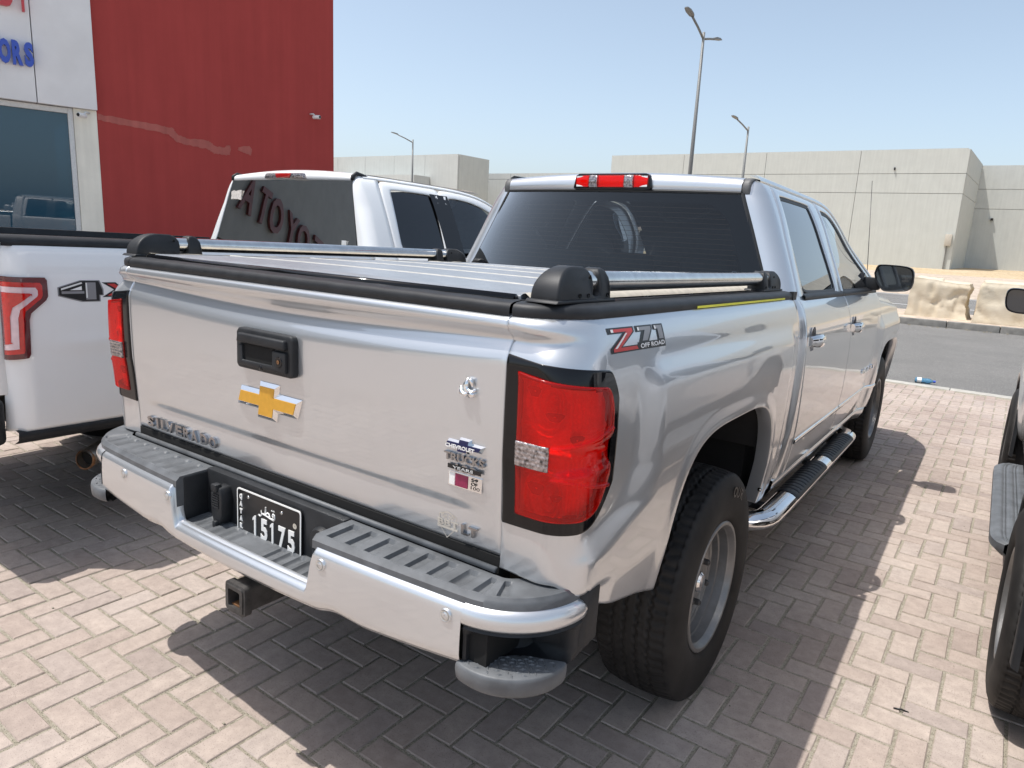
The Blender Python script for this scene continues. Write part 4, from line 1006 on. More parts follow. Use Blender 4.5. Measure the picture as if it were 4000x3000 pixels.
def plate_text(s, x, z, size, nm='plate_character', w=None, off=.0012):
    V, F = text_mesh(s, size, .0012, offset=off)
    if not len(V): return
    V[:, 0] -= V[:, 0].min()
    if w: V[:, 0] *= w/V[:, 0].max()
    mk(nm, [(x+v[0], -.0072-v[2], z+v[1]) for v in V], F, M['whitept'], pl, smooth=False)
for k, ch in enumerate('15175'):
    if ch == '1':
        x0 = -.075+k*.0415; G().prism([(x0+.010, -.062), (x0+.018, -.062), (x0+.018, .003), (x0+.012, .003), (x0+.003, -.006), (x0+.003, -.014), (x0+.010, -.009)], 'y', -.0084, -.006).out('plate_character', M['whitept'], pl, smooth=False); continue
    plate_text(ch, -.075+k*.0415, -.062, .092, w=(.0215 if ch == '1' else .031), off=(.0012 if ch == '1' else .003))
for k, ch in enumerate('QATAR'): plate_text(ch, -.136, .040-k*.0235, .020, w=.013)
def stroke(pts, r, nm='plate_character'):
    q = G().tube([(x, -.0068, z) for x, z in pts], r, 6); mk(nm, q.V, q.F, M['whitept'], pl)
stroke([(.020, .016), (.028, .014), (.032, .020), (.030, .030), (.024, .031), (.021, .026), (.025, .022)], .0026)
stroke([(.032, .018), (.028, .012), (.012, .014), (-.012, .018), (-.024, .019)], .0028); stroke([(-.012, .019), (-.010, .044)], .0026); stroke([(-.010, .020), (-.002, .028), (.006, .026), (.008, .018)], .0024)
stroke([(-.024, .019), (-.030, .028), (-.028, .016), (-.036, .009), (-.044, .012)], .0027); stroke([(.018, .040), (.021, .041)], .0026); stroke([(.026, .040), (.029, .041)], .0026)
for x, z in ((-.095, .052), (.062, .045)): G().lathe([(-.0085, .001), (-.008, .005), (-.006, .0055)], (x, 0, z), 10, 'y').out('plate_screw', M['satin'], pl)
G().lathe([(-.0075, .001), (-.0075, .0085)], (.122, 0, .022), 16, 'y').out('plate_sticker', M['tan'], pl)
# tow hitch receiver
hi = empty('tow_hitch', parent=T)
q = G(); o_, i_ = rrect(.078, .078, .010), rrect(.054, .054, .006); n = len(o_); cz = .532
q.add([(.012+x, -.175, cz+z) for x, z in o_]+[(.012+x, -.175, cz+z) for x, z in i_]+[(.012+x, .25, cz+z) for x, z in o_]+[(.012+x, .10, cz+z) for x, z in i_], [(k, (k+1) % n, n+(k+1) % n, n+k) for k in range(n)]+[(k, 2*n+k, 2*n+(k+1) % n, (k+1) % n) for k in range(n)]+[(n+k, n+(k+1) % n, 3*n+(k+1) % n, 3*n+k) for k in range(n)])
q.out('receiver_tube', M['hitch'], hi, sharp=35); box('receiver_floor', (-.012, -.165, cz-.0265), (.036, .09, cz-.022), M['rust'], hi, bevel=0)
q = G(); o2, i2 = rrect(.092, .092, .014), rrect(.076, .076, .010)
q.add([(.012+x, -.170, cz+z) for x, z in o2]+[(.012+x, -.172, cz+z) for x, z in i2]+[(.012+x, -.148, cz+z) for x, z in o2], [(k, (k+1) % n, n+(k+1) % n, n+k) for k in range(n)]+[(k, 2*n+k, 2*n+(k+1) % n, (k+1) % n) for k in range(n)]).out('receiver_collar', M['hitch'], hi, sharp=35)
G().box((-.05, -.10, cz+.03), (.09, .10, cz+.09)).box((-.55, .06, cz-.03), (.55, .14, cz+.05)).out('hitch_bar', M['dark'], hi, bevel=.006)
# ------------------------------------------------------------------ cab
def cab_x(y, z):
    y = np.asarray(y, float); z = np.asarray(z, float)
    x = np.where(z < 1.4125, _lo(z), _hi(z))+.0045*y*(z < 1.4125)+.0045*y*(z >= 1.4125)*(1-ss(1.42, 1.9, z))
    x = x+np.where(z < 1.30, flare(y, z, AYF, True), 0)
    return x-.055*ss(3.2, 4.3, y)*ss(1.43, 1.75, z)-.20*np.clip((y-5.0)/.62, 0, 1)**2.2
yA = pch([.55, .74, 1.0, 1.25, 1.41, 1.656, 1.80, 1.87, 1.92], [2.10, 2.09, 2.035, 1.99, 2.005, 2.072, 2.125, 2.155, 2.19])
yB = pch([.55, .75, 1.1, 1.41, 1.66, 1.93], [3.15, 3.14, 3.10, 3.02, 3.05, 3.10])
yF = pch([.55, .75, 1.1, 1.25, 1.43], [4.31, 4.29, 4.23, 4.21, 4.19])
yR = pch([.6, 1.0, 1.40, 1.5, 1.70, 1.862, 1.90, 1.925, 1.938], [1.90, 1.90, 1.905, 1.925, 1.962, 1.990, 2.005, 2.03, 2.065])
def xW(z): return np.interp(z, [.6, 1.40, 1.44, 1.50, 1.70, 1.862, 1.90, 1.938], [.60, .845, .832, .803, .718, .648, .640, .636])
def door_panel(ya, yb, zb, zt, ny, nz):
    zs = np.linspace(zb, zt, nz); P = np.zeros((ny, nz, 3))
    for j, z in enumerate(zs):
        y = np.linspace(float(ya(z))+.0035, float(yb(z))-.0035, ny); P[:, j, 0] = cab_x(y, z); P[:, j, 1] = y; P[:, j, 2] = z
    return P
def resample(pts, n):
    pts = np.array(pts, float); d = np.r_[0, np.cumsum(np.linalg.norm(np.diff(pts, axis=0), axis=1))]; s = np.linspace(0, d[-1], n)
    return np.stack([np.interp(s, d, pts[:, k]) for k in range(2)], 1)
def smooth_path(pts, n, it=2):
    p = np.array(pts, float)
    for _ in range(it):
        q = [p[0]]
        for a, b_ in zip(p, p[1:]): q += [a*.75+b_*.25, a*.25+b_*.75]
        p = np.array(q+[p[-1]])
    return resample(p, n)
def frame(outer, inner, n=70, m=6, dx=0.0, bow=.004):
    o, i = smooth_path(outer, n), smooth_path(inner, n); rows = []
    for a, b_ in zip(o, i):
        r = []
        for k in range(m):
            t = k/(m-1); y, z = a*(1-t)+b_*t; r.append((float(cab_x(y, z))+dx+bow*math.sin(math.pi*t), y, z))
        last = r[-1]; r.append((last[0]-.014, last[1], last[2])); first = r[0]; r.insert(0, (first[0]-.014, first[1], first[2]))
        rows.append(r)
    return np.array(rows)
def poly_surface(poly, dx, n=26, m=26, it=2):
    """fill a convex window outline with a regular grid on the body skin"""
    p = smooth_path(poly+[poly[0]], 160, it); z0, z1 = p[:, 1].min(), p[:, 1].max(); rows = []
    for z in np.linspace(z0+.0005, z1-.0005, n):
        ysx = []
        for (ya_, za_), (yb_, zb2) in zip(p, p[1:]):
            if (za_-z)*(zb2-z) <= 0 and za_ != zb2: ysx.append(ya_+(yb_-ya_)*(z-za_)/(zb2-za_))
        rows.append([(float(cab_x(y, z))+dx, y, z) for y in np.linspace(min(ysx), max(ysx), m)])
    return G().grid(np.array(rows), flip=True)
rw = [(2.165, 1.445), (2.125, 1.49), (2.245, 1.868), (2.262, 1.879), (2.86, 1.883), (2.873, 1.87), (2.885, 1.445), (2.87, 1.432), (2.23, 1.432)]
fw = [(3.085, 1.432), (3.07, 1.445), (3.145, 1.868), (3.16, 1.880), (3.42, 1.868), (3.60, 1.80), (3.80, 1.70), (4.0, 1.575), (4.14, 1.46), (4.15, 1.432)]
def side_both(nm, P, mat, par, flip=False):
    out = []
    for s in (1, -1):
        Q = np.array(P).copy(); Q[..., 0] *= s; out.append(G().grid(Q, flip=(s < 0) != flip).out(nm, mat, par[s] if isinstance(par, dict) else par, fixn=False))
    return out
doors = {}
HANDLE = {'rear_door': 2.105, 'front_door': 3.155}
for nm, ya, yb, outer, inner, ny in (
    ('rear_door', yA, yB, [(float(yA(z))+.0035, z) for z in np.linspace(1.425, 1.90, 10)]+[(2.20, 1.918), (2.26, 1.922), (2.7, 1.923), (3.06, 1.922), (float(yB(1.92))-.0035, 1.920)]+[(float(yB(z))-.0035, z) for z in np.linspace(1.90, 1.425, 8)],
     [(2.14, 1.432), (2.125, 1.49), (2.245, 1.868), (2.262, 1.879), (2.55, 1.882), (2.86, 1.883), (2.873, 1.87), (2.885, 1.445), (2.885, 1.430)], 110),
    ('front_door', yB, yF, [(float(yB(z))+.0035, z) for z in np.linspace(1.425, 1.90, 8)]+[(3.11, 1.920), (3.3, 1.918), (3.47, 1.905), (3.62, 1.868), (3.80, 1.785), (3.98, 1.675), (4.15, 1.54), (4.25, 1.445), (4.25, 1.425)],
     [(3.07, 1.430), (3.07, 1.445), (3.145, 1.868), (3.16, 1.880), (3.42, 1.868), (3.60, 1.80), (3.80, 1.70), (4.0, 1.575), (4.14, 1.46), (4.14, 1.430)], 116)):
    Pl = roll_grid(door_panel(ya, yb, .600, 1.425, ny, 84), .014, .003, sides='lrb'); Pf = frame(outer, inner); hy = HANDLE[nm]
    for s in (1, -1):
        g = G(); Q = Pl.copy(); Q[..., 0] *= s; g.grid(Q, flip=s < 0)
        g.F = [f for f in g.F if ((np.mean([g.V[i][1] for i in f])-hy)/.049)**2+((np.mean([g.V[i][2] for i in f])-1.236)/.054)**2 > 1]; Q = Pf.copy(); Q[..., 0] *= s; g.grid(Q, flip=s > 0)
        doors[nm, s] = g.out(nm, M['silver'], T, fixn=False)
for nm, poly, gm in (('rear_door', rw, M['glass']), ('front_door', fw, M['glassF'])):
    g1 = poly_surface(poly, -.010); 
    p = smooth_path(poly+[poly[0]], 90)[:-1]; c = p.mean(axis=0); rows = []
    for f, d in ((1.012, -.012), (1.0, -.004), (.975, -.003), (.925, -.0085)):
        k = np.array([1-(1-f)*.55, f]); rows.append([(float(cab_x(y, z))+d, y, z) for y, z in c+(p-c)*k])
    g2 = G().grid(np.array(rows), cv=True)
    for s in (1, -1):
        for g_, n_, m2 in ((g1, 'window', gm), (g2, 'window_seal', M['seal'])):
            V, F = (g_.V, g_.F) if s == 1 else mirror(g_.V, g_.F); mk(n_, V, F, m2, doors[nm, s])
    # belt moulding
    y0, y1 = (2.10, 3.012) if nm == 'rear_door' else (3.022, 4.19)
    rows = [[(float(cab_x(y, 1.415))+dx, y, z) for dx, z in ((-.006, 1.400), (.007, 1.405), (.010, 1.415), (.007, 1.430), (-.01, 1.438))] for y in np.linspace(y0, y1, 16)]
    for s, o in ((1, doors[nm, 1]), (-1, doors[nm, -1])):
        Q = np.array(rows); Q[..., 0] *= s; G().grid(Q, flip=s < 0).out('belt_moulding', M['plastic'], o)
    # chrome side moulding
    y0, y1 = (float(yA(.757))+.008, 3.132) if nm == 'rear_door' else (3.148, 4.28)
    rows = [[(float(cab_x(y, .757))+dx, y, z) for dx, z in ((-.002, .744), (.005, .747), (.0075, .757), (.005, .766), (-.002, .769))] for y in np.linspace(y0, y1, 20)]
    for s in (1, -1):
        Q = np.array(rows); Q[..., 0] *= s; G().grid(Q, flip=s < 0).out('chrome_moulding', M['chrome'], doors[nm, s])
    # handle with cup
    yh = HANDLE[nm]; zh = 1.236
    xh = float(cab_x(yh, zh))
    for s in (1, -1):
        n_, k = 14, 0
        a_ = G()
        a_.lathe([(-.030, .001), (-.028, .03), (-.012, .050), (.0012, .056)], (0, 0, 0), 28, 'x')
        V = np.array(a_.V); V[:, 1] *= .95; V[:, 2] *= 1.08; V = V+np.array([xh+.001, yh, zh]); V[:, 0] *= s; mk('handle_cup', V, a_.F, M['greypt'], doors[nm, s])  # body-silver cup coloured grey to stand in for the shade inside it
        pass
        rows = []
        for t in np.linspace(-1, 1, 15):
            yy = yh+.012+t*.105; o = .040-.028*abs(t)**3.0; hz = .029*(1-.25*abs(t)**4); rows.append([(s*(xh+o+a2), yy, zh+b2*hz/.021) for a2, b2 in ((-.012, -.020), (.004, -.019), (.010, -.010), (.011, .004), (.006, .016), (-.002, .020), (-.012, .019))])
        g = G().grid(np.array(rows), cv=True); g.F += [tuple(range(7)), tuple(14*7+k for k in reversed(range(7)))]; g.out('door_handle', M['chrome'], doors[nm, s], sharp=50)
# silverado script on the front doors
V, F = text_mesh('SILVERADO', .052, .003, offset=.001); V[:, 0] *= .40/(V[:, 0].max()-V[:, 0].min())
mk('door_lettering', [(float(cab_x(3.74+v[0], .885+v[1]))+.003+v[2], 3.74+v[0], .885+v[1]) for v in V], F, M['chrome'], doors['front_door', 1], smooth=False)
# C pillar and rear corner
rows = []
for z in np.concatenate([np.linspace(.60, 1.42, 20), np.linspace(1.43, 1.86, 26), np.linspace(1.868, 1.937, 14)]):
    w = float(_hi(z)) if z > 1.4125 else float(_lo(z)); w += .0045*2*(1-ss(1.42, 1.9, z)); yr = float(yR(z)); x0 = float(xW(z)); rc = min(.085, (w-x0)*.9)+.0; ye = float(yA(min(z, 1.92)))-.004+(.10*ss(1.90, 1.937, z)); r = []
    for t in np.linspace(0, 1, 6): r.append((x0+(w-rc-x0)*t, yr+.002, z))
    for t in np.linspace(0, 1, 14)[1:]: a = t*math.pi/2; r.append((w-rc+rc*math.sin(a), yr+.002+rc*(1-math.cos(a)), z))
    for t in np.linspace(0, 1, 6)[1:]: r.append((w, yr+rc+(max(ye, yr+rc+.01)-yr-rc)*t, z))
    last = r[-1]; r.append((last[0]-.015, last[1]+.001, z)); r.insert(0, (x0, yr+.02, z)); rows.append(r)
Q = np.array(rows)
side_both('cab_corner', Q, M['silver'], T, flip=True)
# roof side rail above the doors
rows = []
pth = [(2.06, 1.920), (2.20, 1.9265), (3.1, 1.9265), (3.3, 1.925), (3.48, 1.912), (3.64, 1.874), (3.82, 1.790), (4.0, 1.680), (4.17, 1.545), (4.30, 1.43)]
sp = smooth_path(pth, 60)
for k, (y, z) in enumerate(sp):
    x = float(cab_x(y, min(z, 1.938))); f = ss(3.35, 4.3, y)
    rows.append([(x-.012, y, z-.002), (x+.001, y, z), (x+.001, y+.004*f, z+.010), (x-.008, y+.012*f, z+.024), (x-.026, y+.045*f, z+.033), (x-.05, y+.07*f, z+.030)])
side_both('roof_rail', np.array(rows), M['silver'], T, flip=True)
# roof skin with rear header
RX = np.linspace(-.636, .636, 33)
def crown(x): return 1-(x/.64)**2
rows = []
for x in RX:
    c = crown(x); b_ = .018*c; r = [(x, 2.02-b_, 1.862+.006*c), (x, 1.992-b_, 1.863+.006*c), (x, 1.984-b_, 1.872+.008*c), (x, 1.983-b_, 1.890+.012*c), (x, 1.988-b_, 1.910+.018*c), (x, 2.003-b_, 1.926+.022*c), (x, 2.03-b_, 1.9345+.025*c), (x, 2.08-b_*.8, 1.938+.028*c)]
    for y in np.linspace(2.2, 3.42, 14): r.append((x, y, 1.939+.030*c+.006*math.sin((y-2.1)/1.5*math.pi)))
    r.append((x, 3.52, 1.928+.028*c)); rows.append(r)
G().grid(np.array(rows), flip=True).out('roof', M['silver'], T)
roof_o = [o for o in bpy.data.objects if o.name == 'roof'][0]
# ditch mouldings
for s in (1, -1):
    rows = []
    pp = [(1.992, 1.860), (1.986, 1.885), (1.992, 1.910), (2.008, 1.926), (2.04, 1.934), (2.12, 1.937)]+[(2.2, 1.934)]+[(y, 1.934) for y in np.linspace(2.3, 3.4, 8)]+[(3.52, 1.918), (3.75, 1.81)]
    for k, (y, z) in enumerate(pp):
        d = np.array(pp[min(k+1, len(pp)-1)])-np.array(pp[max(k-1, 0)]); d /= np.linalg.norm(d); n2 = np.array([-d[1], d[0]])
        w_ = .019
        rows.append([(s*(.654+a*w_), y+n2[0]*h, z+n2[1]*h) for a, h in ((-1.05, -.008), (-1, .0), (-.4, .0015), (.4, .0015), (1, .0), (1.05, -.010))])
    G().grid(np.array(rows), flip=s > 0).out('ditch_moulding', M['ditch'], roof_o)
# high mounted brake lamp
bl = empty('brake_light', parent=T)
def hdr(x, z, o): c = crown(x); return (x, 1.984-.018*c-o, z)
q = G().prism([(-.214, 1.878), (-.202, 1.938), (-.185, 1.950), (.185, 1.950), (.202, 1.938), (.214, 1.878), (.20, 1.873), (-.20, 1.873)], 'y', 1.945, 1.995).out('lamp_base', M['gloss'], bl, bevel=.006)
for x0, x1, m_ in ((-.198, -.122, 'red'), (-.120, -.074, 'clear'), (-.072, .072, 'red'), (.074, .120, 'clear'), (.122, .198, 'red')):
    P = np.array([[(x, 1.937+.010*(abs(x)/.2)**2+.004*abs(((x*160) % 1)-.5)-.006*math.sin(math.pi*b_), 1.884+.056*b_) for b_ in np.linspace(0, 1, 8)] for x in np.linspace(x0, x1, 14)])
    G().grid(roll_grid(P, .008, .002)).out('lens', M[m_] if m_ == 'clear' else M['brakered'] if 'brakered' in M else M['red'], bl)
    if m_ == 'red': box('bulb_tray', (x0+.004, 1.9435, 1.886), (x1-.004, 1.9445, 1.937), M['reflector'], bl, bevel=0)
# rear window
def yG(z): return 1.900+(float(z)-1.395)*.194
rows = []; zsW = np.linspace(1.395, 1.864, 30)
for x01 in np.linspace(-1, 1, 41):
    rows.append([(x01*(float(xW(z))-.006), yG(z)-.004-.014*(1-x01*x01), z+.006*(1-x01*x01)*ss(1.6, 1.864, z)) for z in zsW])
RWp = np.array(rows); rwin = G().grid(RWp).out('rear_window', M['glassrear'], T)
def rwpt(a, z, o): x = a*(float(xW(z))-.006); return (x, yG(z)-.004-.014*(1-a*a)+o, z+.006*(1-a*a)*ss(1.6, 1.864, z))
# black printed border behind the glass
q = G()
A = np.linspace(-1, 1, 61)
def inner_top(a): return 1.812-.10*np.clip((abs(a)-.72)/.16, 0, 1)**2.6
rows = [[rwpt(a, z, .004) for z in np.linspace(float(inner_top(a)) if abs(a) < .88 else 1.40, 1.864, 6)] for a in A]; q.grid(np.array(rows))
q.grid(np.array([[rwpt(a, z, .004) for z in (1.395, 1.425, 1.455)] for a in A])); q.out('glass_border', M['gloss'], rwin)
q = G()
for k in range(15):
    z = 1.475+k*.0225; am = .87 if z < 1.70 else .87-.13*((z-1.70)/.11)**2
    q.grid(np.array([[rwpt(a, z-.0008, .0035), rwpt(a, z+.0008, .0035)] for a in np.linspace(-am, am, 30)]))
M['defrost'] = plain('defroster_line', (.20, .12, .08), .6); q.out('defroster', M['defrost'], rwin, smooth=False)
G().grid(np.array([[rwpt(a, z, -.0015) for z in (1.412, 1.452)] for a in (-.935, -.875)])).out('window_sticker', M['tan'], rwin, smooth=False)
V, F = text_mesh('IBS', .020, 0, offset=.0006); mk('sticker_text', [tuple(np.array(rwpt(-.925, 1.43, -.0025))+np.array([v[0], 0, v[1]])) for v in V], F, M['navy'], rwin, smooth=False)
# window surround trim
rows = []
for s in (1, -1):
    rows = [[(s*(float(xW(z))-.012), float(yR(z))-.006, z), (s*(float(xW(z))+.002), float(yR(z))-.002, z), (s*(float(xW(z))+.006), float(yR(z))+.006, z)] for z in np.linspace(1.395, 1.866, 24)]
    G().grid(np.array(rows), flip=s < 0).out('rear_window_seal', M['seal'], T)
G().grid(np.array([[(x, 1.985-.018*crown(x), 1.858+.006*crown(x)), (x, 1.977-.018*crown(x), 1.866+.006*crown(x)), (x, 1.990-.018*crown(x), 1.872+.006*crown(x))] for x in RX])).out('rear_window_seal', M['seal'], T)
# cab back wall below the glass
box('cab_back', (-.93, 1.915, .62), (.93, 1.935, 1.40), M['silver'], T, bevel=0)
# fender, hood, nose, windscreen
ys = np.unique(np.concatenate([np.linspace(4.20, AYF-.522, 3), AYF-.522*np.cos(np.linspace(0, 1, 56)*math.pi), np.linspace(AYF+.53, 5.60, 14), AYF-.522+np.array([.0004, .002, .005, .01, .018]), AYF+.522-np.array([.0004, .002, .005, .01, .018])]))
rows = []
for y in ys:
    zt = np.interp(y, [4.2, 4.6, 5.0, 5.4, 5.6], [1.405, 1.375, 1.345, 1.30, 1.26]); zb = float(arch_z(y, AYF)) if abs(y-AYF) < .522 else np.interp(y, [4.18, 4.3, 5.2, 5.6], [.60, .62, .66, .70])
    r = []
    for t in np.linspace(0, 1, 50):
        z = zb+(zt-zb)*t; yy = y if y > 4.25 else max(y, float(yF(min(z, 1.43)))+.0035)+(y-4.2)*.3; x = float(cab_x(yy, min(z, 1.40))); x = x-.06*ss(zt-.07, zt, z)**1.5; r.append((x, yy, z))
    rows.append(r)
P = np.array(rows); Pr = roll_grid(P, .014, .003, sides='lt'); fl = Pr[:, :1].copy(); fl[..., 0] -= .05; Pr = np.concatenate([fl, Pr], 1)
side_both('front_fender', Pr, M['silver'], T)
rows = []
for x01 in np.linspace(-1, 1, 31):
    r = []
    for y in np.linspace(4.28, 5.62, 22):
        zt = np.interp(y, [4.2, 4.6, 5.0, 5.4, 5.6], [1.405, 1.375, 1.345, 1.30, 1.26]); w = float(cab_x(y, min(zt, 1.40)))-.062; r.append((x01*w, y, zt+.055*(1-x01**2)-.02*ss(.55, .75, abs(x01))*(1-ss(.75, .95, abs(x01)))-.05*ss(5.45, 5.62, y)))
    rows.append(r)
G().grid(np.array(rows), flip=True).out('hood', M['silver'], T)
box('front_fascia', (-.80, 5.55, .75), (.80, 5.64, 1.24), M['silver'], T, bevel=.04, seg=3); box('grille', (-.62, 5.64, .85), (.62, 5.66, 1.20), M['gloss'], T, bevel=.01); box('front_bumper', (-.93, 5.52, .55), (.93, 5.76, .80), M['chrome'], T, bevel=.05, seg=3)
for s in (1, -1): 
    a, b_ = sorted((s*.60, s*.86)); box('headlight', (a, 5.50, 1.02), (b_, 5.66, 1.20), M['clear'], T, bevel=.02)
rows = []
for x01 in np.linspace(-1, 1, 21):
    rows.append([(x01*(.60+.14*t), 3.50+.88*t-.10*(x01*x01)*(1)-.0, 1.945-.53*t-.012*x01*x01) for t in np.linspace(0, 1, 12)])
G().grid(np.array(rows), flip=True).out('windscreen', M['glassF'], T)
box('cowl', (-.80, 4.22, 1.36), (.80, 4.42, 1.41), M['plastic'], T)
# rocker, underbody, interior
rows = [[(float(cab_x(y, .60))+dx, y, z) for dx, z in ((-.02, .605), (.0, .598), (-.006, .56), (-.03, .515), (-.10, .50))] for y in np.linspace(1.92, 4.20, 20)]; side_both('rocker_panel', np.array(rows), M['silver'], T, flip=True)
side_both('door_sill_gap', np.array([[(float(cab_x(y, z))-.016, y, z) for z in np.linspace(.60, 1.405, 12)] for y in np.linspace(1.96, 4.26, 30)]), M['gap'], T)
box('underbody', (-.90, 1.60, .50), (.90, 4.16, .60), M['dark'], T, bevel=0); box('frame_rail', (-.62, .10, .56), (-.48, 5.4, .70), M['dark'], T, bevel=0); box('frame_rail', (.48, .10, .56), (.62, 5.4, .70), M['dark'], T, bevel=0)
box('engine_bay', (-.75, 4.2, .52), (.75, 5.45, 1.25), M['dark'], T, bevel=0); G().tube([(-.70, AY, .43), (.70, AY, .43)], .06, 10).out('rear_axle', M['dark'], T); G().tube([(-.70, AYF, .50), (.70, AYF, .50)], .05, 10).out('front_axle', M['dark'], T)
box('cab_floor', (-.90, 1.94, .62), (.90, 4.2, .68), M['dark'], T, bevel=0)
def seat(x, y, w):
    e = empty('seat', (x, y, 0), parent=T)
    G().prism([(-.02, .70), (-.08, 1.36), (.06, 1.36), (.12, .80), (.50, .80), (.50, .70)], 'x', -w/2, w/2).out('seat_body', M['cloth'], e, bevel=.05, seg=3)
    for k in ((0,) if w < .8 else (-.42, 0, .42)):
        G().prism([(-.10, 1.41), (-.11, 1.56), (-.02, 1.58), (.02, 1.42)], 'x', k-.13, k+.13).out('headrest', M['cloth'], e, bevel=.035, seg=3)
        G().tube([(k-.06, -.04, 1.34), (k-.06, -.05, 1.43)], .006, 6).tube([(k+.06, -.04, 1.34), (k+.06, -.05, 1.43)], .006, 6).out('headrest_post', M['chrome'], e)
seat(0, 2.30, 1.45); seat(-.42, 3.25, .52); seat(.42, 3.25, .52)
box('dashboard', (-.80, 3.95, 1.15), (.80, 4.35, 1.36), M['cloth'], T, bevel=.04)
st = G()
a = np.linspace(0, 2*math.pi, 25); st.tube([(-.42+.18*math.cos(t), 3.80+.06*math.sin(t), 1.22+.17*math.sin(t)) for t in a], .014, 8, caps=False).out('steering_wheel', M['cloth'], T)
G().prism([(-.12, 1.79), (.12, 1.79), (.11, 1.85), (-.11, 1.85)], 'y', 3.58, 3.61).out('interior_mirror', M['plastic'], T, bevel=.01)
# door mirrors
for s in (1, -1):
    e = empty('door_mirror', parent=T); yv, zo = 3.93, .0785
    o_ = [(.962, 1.462), (.972, 1.513), (.99, 1.522), (1.10, 1.521), (1.16, 1.514), (1.188, 1.495), (1.197, 1.44), (1.192, 1.385), (1.172, 1.362), (1.13, 1.354), (1.045, 1.347), (1.02, 1.355), (.975, 1.415)]
    p = smooth_path(o_+[o_[0]], 56, 1)[:-1]; c = p.mean(axis=0); rows = []
    for f, dy in ((.90, .012), (.955, .002), (.985, -.004), (1.0, .004), (1.01, .03), (.99, .07), (.93, .105), (.75, .135), (.4, .15), (.05, .155)):
        rows.append([(s*x, yv+dy, z+zo) for x, z in c+(p-c)*f])
    g = G().grid(np.array(rows), cv=True, flip=s > 0)
    h = g.out('mirror_housing', M['plastic'], e, sharp=60)
    rows = [[(s*x, yv+dy, z+zo) for x, z in c+(p-c)*f] for f, dy in ((1.012, .028), (1.016, .045), (.995, .072), (.935, .108), (.755, .139))]
    cap = np.array(rows); sel = [k for k in range(len(p)) if p[k][1] > 1.43]; cap = cap[:, sel[0]:sel[-1]+1] if sel[-1]-sel[0] == len(sel)-1 else np.concatenate([cap[:, [k for k in sel if k > len(p)//2]], cap[:, [k for k in sel if k <= len(p)//2]]], 1)
    G().grid(cap, flip=s < 0).out('mirror_cap', M['silver'], e)
    q = c+(p-c)*.90; G().add([(s*x, yv+.0105, z+zo) for x, z in q], [tuple(range(len(q)))]).out('mirror_glass', M['mirror'], e, smooth=False)
    G().prism([(s*.87, 1.345+zo), (s*1.0, 1.352+zo), (s*1.0, 1.432+zo), (s*.87, 1.435+zo)], 'y', yv+.03, yv+.11).out('mirror_arm', M['plastic'], e, bevel=.012)
    G().prism([(3.86, 1.432), (4.16, 1.432), (4.06, 1.505), (3.96, 1.54)], 'x', *sorted((s*.850, s*.906))).out('mirror_sail', M['gloss'], e, bevel=.006)
# antenna
G().tube([(.88, 4.30, 1.40), (.875, 4.305, 1.45), (.79, 4.42, 2.18)], [.006, .0028, .0018], 6).out('antenna', M['black'], T)
# ------------------------------------------------------------------ side steps
for s in (1, -1):
    e = empty('side_step', parent=T); X0, Z0 = .972, .452
    pth = smooth_path([(.80, 1.70), (.90, 1.72), (.965, 1.80), (.972, 1.95), (.972, 2.2), (.972, 3.5), (.972, 3.74), (.965, 3.87), (.90, 3.94), (.80, 3.96)], 60)
    q = G()
    rings = []
    for k, (x, y) in enumerate(pth):
        d = pth[min(k+1, 59)]-pth[max(k-1, 0)]; d /= np.linalg.norm(d); n2 = np.array([d[1], -d[0]])
        zz = Z0+.05*(1-ss(.80, .965, x))*0
        rings.append([(s*(x+n2[0]*.058*math.cos(t)), y+n2[1]*.058*math.cos(t), zz+.040*math.sin(t)) for t in np.linspace(0, 2*math.pi, 20, endpoint=False)])
    q.grid(np.array(rings), cv=True); q.out('step_tube', M['chrome'], e)
    for y0, y1 in ((2.16, 2.86), (3.00, 3.70)):
        rows = []
        for y in np.linspace(y0, y1, 120):
            r = []; k = (y-y0)/(y1-y0); ph = ((y-y0)/.052) % 1; hump = math.sin(math.pi*k)**.35
            end = max(0, min(1, min(y-y0, y1-y)/.02))
            for t in np.linspace(.25, math.pi*.86, 18):
                rr = 1+.055*end; dz = 0
                if .06 < k < .94 and .75 < t < 2.3: dz = -.007*(ss(0, .08, ph)-ss(.25, .4, ph))
                r.append((s*(X0+.058*rr*math.cos(t)), y+.045*ss(0, 2.9, t)*(1 if k > .5 else 1)*0, Z0+.040*rr*math.sin(t)+dz+.002))
            rows.append(r)
        G().grid(np.array(rows), flip=s < 0).out('tread_pad', M['plastic'], e, sharp=40)
    for y in (1.95, 2.9, 3.7):
        G().box((min(s*.60, s*.95), y-.025, .45), (max(s*.60, s*.95), y+.025, .475)).out('step_bracket', M['dark'], e, smooth=False)
